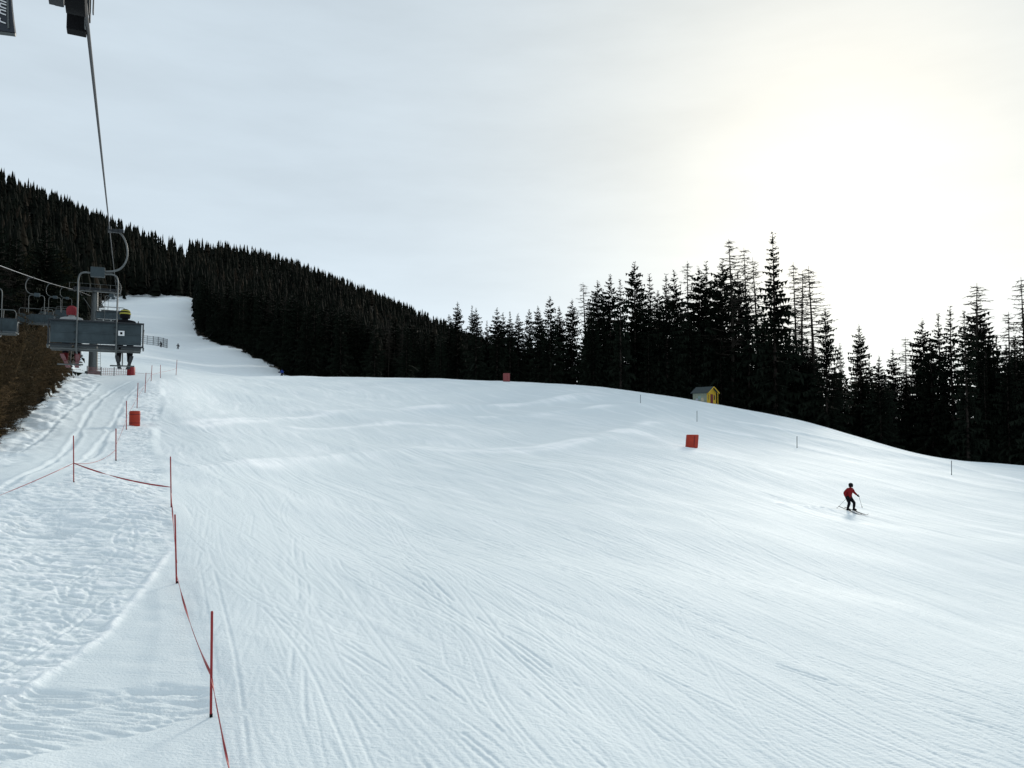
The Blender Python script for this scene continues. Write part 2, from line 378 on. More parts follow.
def detail(x, y, want_loose_sunlit=False):
    r = np.hypot(x, y)
    fo = forest(x, y)
    u = x * UX + y * UY; v = -x * UY + y * UX
    h = np.zeros(x.shape); LO = np.full(x.shape, .12)
    near = (r < 140) & (y > 2)
    xs, ys, us, vs = x[near], y[near], u[near], v[near]
    ra = np.zeros(xs.shape); rb = ra.copy(); rc = ra.copy(); lt = (xs < 2)
    ra[lt] = soft(xs[lt], ys[lt], ROUGH_A, .25); rb[lt] = soft(xs[lt], ys[lt], ROUGH_B, .10); rc[lt] = soft(xs[lt], ys[lt], ROUGH_C, 1.0)
    pis = (1 - ra) * (1 - rb) * (1 - rc)
    onp = np.clip((xs - np.interp(ys, fence_y, fence_x)) / .6, 0, 1)
    w = 1.3 * vn(xs / 11., ys / 11., 3) + .5 * vn(xs / 4., ys / 4., 4)
    vw = vs + w
    patch = .35 + .65 * np.clip(.5 + vn(xs / 5., ys / 7., 21), 0, 1)
    d = patch * (.005 * vn(us / .9, vw / .07, 6) + .0065 * vn(us / 1.8, (vs + w * .6) / .16, 7)) + .010 * vn(us / 4., (vs - w) / .5, 8)
    d = d * pis * (.25 + .75 * onp)
    d += hg(xs, ys) * np.clip(pis * onp + ra * .9, 0, 1)
    # soft mounds of the groomed piste
    far = np.clip((ys - 26) / 30, 0, 1)
    d += pis * onp * (far * (.24 - .16 * np.clip((ys - 85) / 20, 0, 1)) * vn(xs / 21. + ys / 60., ys / 10., 9) + .11 * vn(xs / 9., ys / 5.5, 10) + .04 * vn(xs / 3., ys / 2.4, 12))
    mid = np.clip((ys - 22) / 20, 0, 1)
    d += pis * onp * mid * (.55 + .6 * vn(xs / 8., ys / 9., 64)) * (.020 * vn(us / 3.5, vw / .22, 65) + .018 * vn(us / 6., (vs + .6 * w) / .75, 66))
    loose_sunlit = .10 + .22 * onp * pis * np.clip(vn(us / 7., (vs + w) / .9, 81) * .8 + vn(us / 2.5, vw / .3, 82) * .6, 0, 1) * (.4 + mid)
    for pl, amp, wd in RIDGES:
        q = seg_dist(xs, ys, pl) + .7 * vn(xs / 4., ys / 4., 61); d += pis * 1.25 * amp * np.exp(-(q / wd) ** 2) * (.65 + .5 * vn(xs / 7., ys / 7., 62)); loose_sunlit = loose_sunlit + .75 * pis * np.exp(-((q - .2) / (wd * .45)) ** 2) * np.clip(.45 + .7 * vn(xs / 5., ys / 4., 83) + .3 * vn(us / 1.5, vw / .25, 84), 0, 1)  # sun-catching strips along the ridges, painted in as lighter snow colour
    # trampled snow
    rid = 1 - np.abs(fbm(xs / 1.5 + .4 * vn(xs / .9, ys / .9, 31), ys / .55, 3, 14)); rid2 = 1 - np.abs(fbm(xs / .45, ys / .35, 3, 40))
    rid3 = 1 - np.abs(fbm(xs / .7 + .6 * vn(xs / 1.1, ys / 1.1, 33), ys / .16 + 1.5 * vn(xs / .8, ys / 1.5, 34), 2, 50))
    d += ra * (.025 * (rid - .5) + .03 * (rid2 - .5) + .07 * (rid3 - .5) * (.4 + np.clip(vn(xs / 2., ys / 2., 36) + .5, 0, 1)) + .07 * vn(xs / 2.2, ys / 1.6, 15))
    d += rb * (.05 * (1 - np.abs(fbm(xs / .7 + .5 * vn(xs, ys / .4, 35), ys / .12, 3, 17)) - .5)) - rb * .055
    d += rc * (.22 * fbm(xs / 1.3, ys / 1.0, 4, 18))
    e = np.full(xs.shape, 9.0); e[lt] = seg_dist(xs[lt], ys[lt], EDGE); d += .06 * np.exp(-(e / .10) ** 2) * (.7 + .7 * vn(xs / .6, ys / .6, 19))
    for pl in ROADS:
        q = np.full(xs.shape, 9.0); q[lt] = seg_dist(xs[lt], ys[lt], pl); q = q + .15 * vn(xs / 2., ys / 2., 22)
        d += -.055 * np.exp(-(q / .11) ** 2) + .03 * np.exp(-((q - .26) / .12) ** 2)
    d += .012 * vn(xs / .35, ys / .35, 23) * (1 - onp)
    loose_sunlit = np.maximum(loose_sunlit, ra * np.clip(.25 + .9 * (rid3 - .62) + .5 * (rid2 - .6), 0, .8)); loose_sunlit = np.maximum(loose_sunlit, rc * .5); loose_sunlit = np.maximum(loose_sunlit, .5 * np.exp(-(e / .12) ** 2))
    LO[near] = loose_sunlit
    h[near] = d
    h += np.where(~near, .25 * vn(x / 14., y / 14., 24), 0) + np.where(fo, .5 * vn(x / 3., y / 3., 25), 0)
    if want_loose_sunlit: return h, np.where(r > 140, .3, LO)
    return h
def ground(x, y):
    a = np.array([x], float); b = np.array([y], float)
    return float(base_h(a, b)[0] + detail(a, b)[0])
th = np.concatenate([np.linspace(-180, -48, 60)[:-1], np.linspace(-48, 48, 1080), np.linspace(48, 180, 60)[1:]])
rr = np.concatenate([np.linspace(.3, 5, 14)[:-1], np.exp(np.linspace(math.log(5), math.log(60), 1000))[:-1], np.exp(np.linspace(math.log(60), math.log(150), 300))[:-1], np.exp(np.linspace(math.log(150), math.log(2600), 170))])
TT, RR = np.meshgrid(np.radians(th), rr)
GXX = (RR * np.sin(TT)).ravel(); GYY = (RR * np.cos(TT)).ravel()
# smooth base evaluated on every vertex
GZ = base_h(GXX, GYY)
DD, LOOSE_SUNLIT = detail(GXX, GYY, True); GZ = GZ + DD
nc, nr = len(th), len(rr)
I = (np.arange(nr - 1)[:, None] * nc + np.arange(nc - 1)).ravel()
Q = np.stack([I, I + 1, I + nc + 1, I + nc], 1)[:, ::-1]
def snow_material():
    m = bpy.data.materials.new('snow'); m.use_nodes = True; nt = m.node_tree; N = nt.nodes; L = nt.links
    b = N['Principled BSDF']; b.inputs['Roughness'].default_value = .75; b.inputs['Specular IOR Level'].default_value = .14
    at = N.new('ShaderNodeAttribute'); at.attribute_name = 'wood'
    tc = N.new('ShaderNodeTexCoord')
    n1 = N.new('ShaderNodeTexNoise'); n1.inputs['Scale'].default_value = .22; n1.inputs['Detail'].default_value = 8; n1.inputs['Roughness'].default_value = .7; L.new(tc.outputs['Object'], n1.inputs['Vector'])
    sn = N.new('ShaderNodeMix'); sn.data_type = 'RGBA'; sn.inputs[6].default_value = (.65, .722, .745, 1); sn.inputs[7].default_value = (.93, .955, .965, 1); lo_ = N.new('ShaderNodeAttribute'); lo_.attribute_name = 'loose_sunlit'; lm = N.new('ShaderNodeMath'); lm.operation = 'MULTIPLY_ADD'; lm.inputs[1].default_value = .35; lm.use_clamp = True; L.new(n1.outputs['Fac'], lm.inputs[0]); L.new(lo_.outputs['Fac'], lm.inputs[2]); L.new(lm.outputs[0], sn.inputs[0])  # lighter colour for loose snow and for the painted sunlit ridge strips
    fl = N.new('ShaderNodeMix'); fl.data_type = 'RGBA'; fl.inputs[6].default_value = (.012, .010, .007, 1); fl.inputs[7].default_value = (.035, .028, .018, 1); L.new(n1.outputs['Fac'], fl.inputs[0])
    # a few snow patches left between the trees
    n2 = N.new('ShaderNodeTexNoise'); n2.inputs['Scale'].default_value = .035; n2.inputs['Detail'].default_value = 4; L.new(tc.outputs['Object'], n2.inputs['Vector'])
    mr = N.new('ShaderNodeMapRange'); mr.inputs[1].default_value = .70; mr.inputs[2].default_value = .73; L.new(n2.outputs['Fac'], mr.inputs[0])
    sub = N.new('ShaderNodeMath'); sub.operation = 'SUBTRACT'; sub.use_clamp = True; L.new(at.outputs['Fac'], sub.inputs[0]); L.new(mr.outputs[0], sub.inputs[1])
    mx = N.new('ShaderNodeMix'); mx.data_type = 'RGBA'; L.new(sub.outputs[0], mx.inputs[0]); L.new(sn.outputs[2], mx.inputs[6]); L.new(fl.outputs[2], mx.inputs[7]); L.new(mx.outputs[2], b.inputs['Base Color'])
    mp = N.new('ShaderNodeMapping'); mp.inputs['Rotation'].default_value = (0, 0, R(60)); mp.inputs['Scale'].default_value = (1.0, 11, 1); L.new(tc.outputs['Object'], mp.inputs[0])
    n3 = N.new('ShaderNodeTexNoise'); n3.inputs['Scale'].default_value = 1.5; n3.inputs['Detail'].default_value = 6; n3.inputs['Roughness'].default_value = .65; L.new(mp.outputs[0], n3.inputs['Vector'])
    n4 = N.new('ShaderNodeTexNoise'); n4.inputs['Scale'].default_value = 22; n4.inputs['Detail'].default_value = 4; L.new(tc.outputs['Object'], n4.inputs['Vector'])
    ad = N.new('ShaderNodeMath'); ad.operation = 'ADD'; L.new(n3.outputs['Fac'], ad.inputs[0]); L.new(n4.outputs['Fac'], ad.inputs[1])
    bp = N.new('ShaderNodeBump'); bp.inputs['Strength'].default_value = .5; bp.inputs['Distance'].default_value = .03; L.new(ad.outputs[0], bp.inputs['Height']); L.new(bp.outputs[0], b.inputs['Normal'])
    return m
SNOW = snow_material()
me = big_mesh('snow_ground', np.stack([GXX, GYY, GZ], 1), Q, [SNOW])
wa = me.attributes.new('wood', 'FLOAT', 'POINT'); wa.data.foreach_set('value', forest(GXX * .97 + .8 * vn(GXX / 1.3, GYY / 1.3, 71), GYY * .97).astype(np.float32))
wl = me.attributes.new('loose_sunlit', 'FLOAT', 'POINT'); wl.data.foreach_set('value', LOOSE_SUNLIT.astype(np.float32))
tag(link('snow_ground', me), kind='structure')
del TT, RR, GXX, GYY, GZ, I, Q

# ------------------------------------------------------------------ trees
def tri_mesh(name, T, mats):
    T = np.asarray(T, np.float32).reshape(-1, 3); return big_mesh(name, T, np.arange(len(T)).reshape(-1, 3), mats, smooth=False)
def spruce_meshes(seed, H=20.0, slim=1.0, gaps=0.0, needle=NEEDLE, start=.06):
    rnd = random.Random(seed); T = []
    nwh = 52; Rm = rnd.uniform(2.8, 3.5) * slim
    for k in range(nwh):
        t = k / (nwh - 1); z = H * (start + (1 - start) * t ** .95)
        prof = (1 - t) ** .66 * (1 + .18 * math.sin(t * 9 + seed)) if t > .12 else .75 + t * 1.3
        nb = 5 if t > .85 else rnd.choice([5, 6, 7])
        a0 = rnd.uniform(0, 6.28)
        for j in range(nb):
            if rnd.random() < gaps: continue
            a = a0 + j * 6.283 / nb + rnd.uniform(-.35, .35)
            L = max(.22, Rm * prof * rnd.uniform(.55, 1.2))
            if rnd.random() < .06: L *= 1.3
            dr = rnd.uniform(.12, .5) * (1 - .75 * t); lift = .55 * t
            dx, dy = math.cos(a), math.sin(a); sx, sy = -dy, dx
            zz = z + rnd.uniform(-.35, .35)
            def P(q, s=0, h=0): return (dx * L * q + sx * s, dy * L * q + sy * s, zz + (lift * q - dr * q * q * 1.3 + .22 * max(0, q - .75)) * L + h)
            ns = max(3, int(L / .28))
            for i in range(ns):
                q0 = (i + .15 + rnd.random() * .3) / ns; q1 = min(1.06, q0 + 1.25 / ns)
                w = (.14 + .42 * (1 - q0)) * min(1.0, L * .75) * rnd.uniform(.7, 1.25)
                # flat spray, each side a pointed twig swept outwards
                T.append((P(q0), P(q1, w, -.1 * w), P(q1)))
                T.append((P(q0), P(q1), P(q1, -w, -.1 * w)))
                # hanging twigs
                hh = rnd.uniform(.35, .95) * (1 - .5 * t) * min(1, L)
                T.append((P(q0), P(q1, rnd.uniform(-.1, .1)), P((q0 + q1) / 2 + rnd.uniform(-.1, .1), rnd.uniform(-.15, .15), -hh)))
    T.append(((-.10, 0, H * .96), (.10, 0, H * .96), (0, 0, H * 1.015))); T.append(((0, -.10, H * .96), (0, .10, H * .96), (0, 0, H * 1.015)))
    crown = tri_mesh('crown', T, [needle])
    mb = MB(); mb.tube([(0, 0, -1.5), (0, 0, H * .3), (.05, 0, H * .7), (0, 0, H * .99)], [.20, .15, .08, .015], 7)
    tr = bpy.data.meshes.new('trunk'); tr.from_pydata(mb.v, [], mb.f); tr.materials.append(BARK); tr.update()
    return tr, crown
def ribbon(T, a, b, r0, r1, rnd):
    """a thin three-sided twig"""
    a = Vector(a); b = Vector(b); t = (b - a).normalized(); u = t.cross(Vector((rnd.uniform(-1, 1), rnd.uniform(-1, 1), .3))).normalized(); v = t.cross(u)
    A = [a + (u * math.cos(q) + v * math.sin(q)) * r0 for q in (0, 2.09, 4.19)]; B = [b + (u * math.cos(q) + v * math.sin(q)) * r1 for q in (0, 2.09, 4.19)]
    for i in range(3):
        j = (i + 1) % 3; T.append((A[i], A[j], B[j])); T.append((A[i], B[j], B[i]))
def larch_meshes(seed, H=20.0):
    rnd = random.Random(seed); T = []; z = H * rnd.uniform(.30, .42); bx, by = rnd.uniform(-.25, .25), rnd.uniform(-.25, .25)
    def axis(z): q = z / H; return bx * math.sin(q * 4), by * math.sin(q * 3.3)
    while z < H * .985:
        t = z / H; n = rnd.choice([2, 3, 3, 4])
        for j in range(n):
            a = rnd.uniform(0, 6.28); L = (.28 + 2.8 * (1 - t) ** .7) * rnd.uniform(.45, 1.15)
            if rnd.random() < .12: L *= 1.35
            ox, oy = axis(z); p0 = Vector((ox, oy, z)); d = Vector((math.cos(a), math.sin(a), rnd.uniform(-.25, .15)))
            p1 = p0 + d * L * .55 + Vector((0, 0, -.04 * L)); p2 = p1 + Vector((d.x, d.y, d.z + .22)) * L * .45
            ribbon(T, p0, p1, .045, .034, rnd); ribbon(T, p1, p2, .034, .016, rnd)
            for i in range(int(3 + L * 6)):
                q = rnd.uniform(.15, 1); b = p0.lerp(p1, q / .55) if q < .55 else p1.lerp(p2, (q - .55) / .45)
                e = b + Vector((rnd.uniform(-1, 1), rnd.uniform(-1, 1), rnd.uniform(-.75, .35))) * rnd.uniform(.12, .42)
                ribbon(T, b, e, .024, .012, rnd)
        z += rnd.uniform(.18, .42)
    crown = tri_mesh('crown', T, [LBARK])
    mb = MB(); zs = [-1.5, 2, 5, 8, 11, 14, 17, H]; mb.tube([(*axis(max(0, z)), z) for z in zs], [.17, .155, .14, .12, .10, .075, .045, .012], 7)
    tr = bpy.data.meshes.new('trunk'); tr.from_pydata(mb.v, [], mb.f); tr.materials.append(LBARK); tr.update()
    return tr, crown
def shrub_meshes(seed, H=6.0):
    rnd = random.Random(seed); T = []; S = MB()
    for k in range(rnd.choice([3, 4, 5])):
        a = rnd.uniform(0, 6.28); lean = rnd.uniform(.05, .28); h = H * rnd.uniform(.65, 1.05); dx, dy = math.cos(a) * lean, math.sin(a) * lean
        f = lambda q: Vector((dx * h * q + .1 * math.sin(q * 7 + k), dy * h * q, h * q))
        S.tube([f(0) - Vector((0, 0, .5)), f(.3), f(.65), f(1)], [.05, .04, .025, .008], 5)
        for i in range(70):
            q = rnd.uniform(.06, 1); b = f(q); L = (.25 + 1.15 * (1 - q) ** .7) * rnd.uniform(.5, 1.2); az = rnd.uniform(0, 6.28)
            e = b + Vector((math.cos(az), math.sin(az), rnd.uniform(-.1, .75))).normalized() * L
            ribbon(T, b, e, .016, .008, rnd)
            for j in range(6):
                p = b.lerp(e, rnd.uniform(.2, 1)); g = p + Vector((rnd.uniform(-1, 1), rnd.uniform(-1, 1), rnd.uniform(-.4, 1))) * rnd.uniform(.1, .4); ribbon(T, p, g, .010, .004, rnd)
                if rnd.random() < .8:
                    c = p.lerp(g, .8); s = rnd.uniform(.04, .11)
                    T.append([c + Vector((rnd.uniform(-s, s), rnd.uniform(-s, s), rnd.uniform(-s, s))) for _ in range(3)])
    crown = tri_mesh('crown', T, [TWIG])
    tr = bpy.data.meshes.new('stem'); tr.from_pydata(S.v, [], S.f); tr.materials.append(TWIG); tr.update()
    return tr, crown
SPR = [spruce_meshes(s, slim=[1, .85, 1.1, .78, .95, 1.05, .7][i], gaps=[.0, .05, 0, .1, .22, .08, .12][i]) for i, s in enumerate((1, 2, 3, 4, 5, 6, 7))]
SPO = [spruce_meshes(s, slim=1.1, gaps=.05, needle=OLIVE) for s in (21, 22)]
LAR = [larch_meshes(s) for s in (31, 32, 33, 34)]
SHR = [shrub_meshes(s) for s in (41, 42, 43, 44)]
def tree(kind, x, y, h, label, cat, group, zoff=-.2):
    lib, name, base, tn = {'s': (SPR, 'spruce_tree', 20., 'trunk'), 'o': (SPO, 'spruce_tree', 20., 'trunk'), 'l': (LAR, 'larch_tree', 20., 'trunk'), 'b': (SHR, 'bare_shrub', 6., 'stem')}[kind]
    i = random.randrange(len(lib)); tr, cr = lib[i]; s = h / base; wf = random.uniform(1.05, 1.4) if kind in 'so' else random.uniform(1.1, 1.5)
    e = empty(name, (x, y, ground(x, y) + zoff), random.uniform(0, 6.28), label, cat, group, scale=(s * wf, s * wf * random.uniform(.93, 1.07), s))
    link(tn, tr, e); link('crown', cr, e); return e
def top_tree(kind, px, py, d, label, group, sink=.2, cat=None):
    """a tree at depth d whose tip stands at the given height in the photo"""
    t = W(px, py, d); z = ground(t.x, t.y); return tree(kind, t.x, t.y, max(4, t.z - z + sink), label, cat or ('larch' if kind == 'l' else 'spruce'), group, -sink)
LINE = 'spruces in the tree line beyond the piste crest'
L0 = 'dark spruce in the close tree line behind the crest of the piste'
spr = [(449,315),(457.6,303),(472,306),(476,309),(487,321),(497,308),(503,313),(510,312),(518,314),(529,310),(538,307),(550,297),(559,307),(572,300.5),
 (590,300),(597.5,282.5),(603,296),(610,275.5),(620,280),(634.5,264),(642,290),(649.5,276),(658,292),(666,276),(674,271),(682,300),(699,269),(706,264),(715,277),(722,264),(737.5,272.5),(748,300),(762,312),(772.5,236),(786,330),
 (806.7,337),(825,309),(840,345),(859,327),(869,362),(879,357),(892.6,351),(904,372),(922,321.6),(930,340),(938,314.5),(950,309),(964,311.6),(977,303),(985,325),(996,336),(1006,345),(1015,335),(1024,318),(1040,310),(1060,330)]
for px, py in spr:
    lab, g = L0, LINE
    if (px, py) == (772.5, 236): lab = 'tallest spruce of the tree line, its tip above every other tree'
    elif (px, py) == (634.5, 264): lab = 'tall spruce standing highest in the dense group left of the wooden hut'
    elif (px, py) == (859, 327): lab = 'lone pointed spruce right of the bright gap between the tree groups'
    elif (px, py) == (550, 297): lab = 'spruce rising highest above the low wood behind the red mat on the crest'
    top_tree('s', px, py, random.uniform(143, 158) - max(0, px - 780) * .05, lab, None if lab != L0 else g)
LG = 'bare larches standing among the spruces'
for px, py, lab in [(584,282,'pale bare larch at the left end of the taller trees'),(687.5,261,'thin bare larch leaning slightly above the hut roof'),(729,239,'tallest bare larch with wide twiggy crown left of the tallest spruce'),
      (744.5,247.5,'straight bare larch just right of the tallest larch'),(754,257,'slender bare larch directly left of the tallest spruce'),(794,262,'bare larch nearest the tallest spruce on its right side'),
      (802.5,271,'shortest of three bare larches right of the tallest spruce'),(810,266,'bare larch leaning left, outermost of three beside the tallest spruce'),(905,337,'small bare larch at the right of the bright sky gap'),
      (976.6,283,'bare topped larch with long side branches rising above the right spruces'),(1008,311.6,'bare larch near the right frame edge, shorter than its neighbour'),(1022,277,'tall bare larch cut by the right frame edge')]:
    top_tree('l', px, py, random.uniform(150, 158) - max(0, px - 780) * .05, lab, LG)
for k in range(96):   # second rank that closes the wood
    px = random.uniform(440, 1060)
    top = np.interp(px, [440, 520, 575, 620, 700, 760, 800, 830, 880, 920, 1060], [330, 330, 322, 312, 312, 318, 345, 352, 378, 348, 345]) + random.uniform(-6, 26)
    top_tree('s', px, top, random.uniform(145, 182) - max(0, px - 780) * .05, L0, LINE)
MG = 'spruces in the wood on the right edge of the upper piste'
L1 = 'dark spruce in the dense wood right of the upper piste'
edge_px = np.array([197, 198, 199, 219, 245, 268, 285, 300, 440]); edge_d = np.array([375, 340, 296, 253, 219, 189, 167, 156, 142])
def capped(px, d, h):      # the wood stays below the ridge line that shows above it
    t = W(px, np.interp(px, [195, 300, 380, 430, 452], [272, 292, 312, 326, 322]) + random.uniform(0, 14), d); return max(7, min(h, t.z - ground(t.x, d)))
for k in range(34):     # along the edge of the piste
    q = k / 33 * 8; px = np.interp(q, range(9), edge_px) + random.uniform(0, 3); d = np.interp(q, range(9), edge_d) + random.uniform(1, 6)
    p = W(px, 380, d); tree('s', p.x, p.y, capped(px, d, random.uniform(17, 24) if k > 3 else random.uniform(18, 20)), 'leftmost dark spruce of the wood, standing over the piste bend' if k == 3 else L1, 'spruce', None if k == 3 else MG)
for k in range(84):
    px = random.uniform(200, 452); d = np.interp(px, edge_px, edge_d) + random.uniform(4, 75)
    p = W(px, 380, d); tree('o' if random.random() < .06 else 's', p.x, p.y, capped(px, d, random.uniform(17, 25)), L1, 'spruce', MG)
for k in range(9):
    px = random.uniform(210, 440); d = np.interp(px, edge_px, edge_d) + random.uniform(8, 60)
    p = W(px, 380, d); tree('l', p.x, p.y, capped(px, d, random.uniform(16, 22)), 'bare brown larch inside the dense wood right of the upper piste', 'larch', 'larches in the wood right of the upper piste')
LGp = 'spruces on the slope left of the chairlift'
L2 = 'dark spruce on the wooded slope left of the chairlift'
for k in range(60):
    d = random.uniform(70, 240); px = np.interp(d, FL_D, FL_P) - random.uniform(4, 40 + 9000 / d) - 6
    p = W(px, 380, d)
    if random.random() < .35: tree('l', p.x, p.y, random.uniform(10, 17), 'bare brown larch on the wooded slope left of the chairlift', 'larch', 'larches on the slope left of the chairlift')
    else: tree(random.choice('sso'), p.x, p.y, random.uniform(12, 19), L2, 'spruce', LGp)
for k in range(64):
    d = random.uniform(38, 84); e_ = np.interp(d, FL_D, FL_P); off = random.uniform(-6, 1) if k < 22 else -random.uniform(0, 1) ** 1.2 * (900 / d + 30) - 5; px = e_ + off
    p = W(px, 400, d); tree('b', p.x, p.y, random.uniform(.7, 2.0) if k < 22 else random.uniform(2.5, 7.0), 'bare brown twiggy shrub at the left edge below the lift', 'shrub', 'brown shrubs beside the lift line')

# far woods that read as one mass
def far_trees(name, P, label):
    """P rows: x,y,z,h,tint ; each tree a ragged five-tier cone"""
    n = len(P); ns, nt_ = 7, 6
    V = []; Qs = []; base = 0; x, y, z, h, tint = P.T; fat = RNG.uniform(.095, .20, n)
    tv = []
    for k in range(nt_):
        t0 = .10 + .86 * k / nt_; t1 = min(1.03, t0 + .30)
        rad = fat * (1 - t0) ** .85 * h * RNG.uniform(.75, 1.25, n); ph = RNG.uniform(0, 6.28, n)
        ring = []
        for j in range(ns):
            a = ph + j * 6.283 / ns; rj = rad * RNG.uniform(.55, 1.25, n)
            ring.append(np.stack([x + np.cos(a) * rj, y + np.sin(a) * rj, z + h * (t0 + RNG.uniform(-.035, .03, n))], 1))
        apex = np.stack([x + 0 * x, y, z + h * t1], 1)
        block = np.stack(ring + [apex], 1)     # n, ns+1, 3
        V.append(block.reshape(-1, 3)); idx = np.arange(n)[:, None] * (ns + 1) + base
        for j in range(ns): Qs.append(np.concatenate([idx + j, idx + (j + 1) % ns, idx + ns], 1))
        base += n * (ns + 1); tv.append(np.repeat(tint, ns + 1))
    me = big_mesh(name, np.concatenate(V), np.concatenate(Qs), [FARM], smooth=False)
    a = me.attributes.new('tint', 'FLOAT', 'POINT'); a.data.foreach_set('value', np.concatenate(tv).astype(np.float32))
    o = link(name, me); tag(o, label, 'forest', kind='stuff'); return o
def far_material():
    m = bpy.data.materials.new('far_needles'); m.use_nodes = True; nt = m.node_tree; b = nt.nodes['Principled BSDF']; b.inputs['Roughness'].default_value = .95; b.inputs['Specular IOR Level'].default_value = .05
    at = nt.nodes.new('ShaderNodeAttribute'); at.attribute_name = 'tint'
    cr = nt.nodes.new('ShaderNodeValToRGB'); e = cr.color_ramp.elements; e[0].color = (.002, .003, .002, 1); e[1].color = (.020, .015, .010, 1)
    x = cr.color_ramp.elements.new(.6); x.color = (.006, .0075, .005, 1)
    nt.links.new(at.outputs['Fac'], cr.inputs[0]); nt.links.new(cr.outputs[0], b.inputs['Base Color']); return m
FARM = far_material()
def scatter(pxa, pxb, da, db, spacing, hlo, hhi, brown):
    area = (pxb - pxa) / F * (db * db - da * da) / 2; n = int(area / spacing ** 2)
    px = RNG.uniform(pxa, pxb, n); d = np.sqrt(RNG.uniform(da * da, db * db, n)); x = (px - CX) / F * d; ok = forest(x, d) & ((px < 188) | (d > np.interp(px, FR_P, FR_D) + 26)) & ((px < 385) | (px > 520) | (d > 480) | (hhi < 16))
    x, d = x[ok], d[ok]; z = base_h(x, d) - .4; clump = np.clip(.5 + .7 * vn(x / 30., d / 45., 77), 0, 1)
    h = hlo * .75 + (hhi - hlo * .6) * RNG.random(len(x)) ** 1.7; keep = vn(x / 22., d / 30., 91) > -.72; tint = np.where(RNG.random(len(x)) < brown * clump * 2, RNG.uniform(.75, 1, len(x)), RNG.uniform(0, .6, len(x)))
    return np.stack([x, d, z, h, tint], 1)[keep]
A = scatter(-260, 215, 200, 760, 5.3, 12, 22, .10); far_trees('hillside_forest', A, 'dark conifer forest covering the steep hillside above the chairlift')
B = scatter(185, 520, 245, 1250, 5.8, 12, 21, .08); far_trees('ridge_forest', B, 'dark conifer forest covering the long ridge behind the upper piste')

C3 = np.concatenate([scatter(385, 600, 165, 250, 4.2, 7, 10, .05), scatter(600, 815, 165, 250, 4.2, 11, 15, .05), scatter(815, 935, 165, 250, 4.2, 7, 10, .05), scatter(935, 1110, 165, 250, 4.2, 13, 18, .05)]); far_trees('deep_forest', C3, 'deep dark wood seen between the trunks of the tree line')
# ------------------------------------------------------------------ chairlift
KS, KZ = -.5216, .1549
def up_rope(d):
    t = min(1, max(0, (d - 4) / 91)); return Vector((-.270 + KS * d, d, 1.994 + KZ * d - .05 * 4 * t * (1 - t)))
OFF = -5.3
def down_rope(d):
    t = min(1, max(0, (d - 4) / 91)); return Vector((-.270 + OFF + KS * d, d, 2.2 + KZ * d - .30 * 4 * t * (1 - t)))
HEAD = math.atan2(.517, 1.0)      # chair heading: +y turned towards -x
TD = 95.0
ROPE = mat('steel_rope', (.05, .05, .052), .55, .3, .2, 60)
DROPE = mat('pale_steel_rope', (.42, .42, .42), .4, .5, .2, 60)
mb = MB(); mb.tube([up_rope(d) for d in np.linspace(-6, 4, 6)][:-1] + [up_rope(d) for d in np.linspace(4, TD, 40)] + [up_rope(d) for d in (110, 150)], .0125, 8)
tag(mb.build('haul_rope', ROPE), 'dark steel haul rope rising from the top left down to the occupied chair', 'cable', 'ropes of the chairlift')
mb = MB(); mb.tube([down_rope(d) for d in np.linspace(-6, 4, 6)][:-1] + [down_rope(d) for d in np.linspace(4, TD, 40)] + [down_rope(d) for d in (110, 150)], .016, 8)
tag(mb.build('haul_rope', DROPE), 'pale sagging haul rope carrying the empty chairs at the left', 'cable', 'ropes of the chairlift')

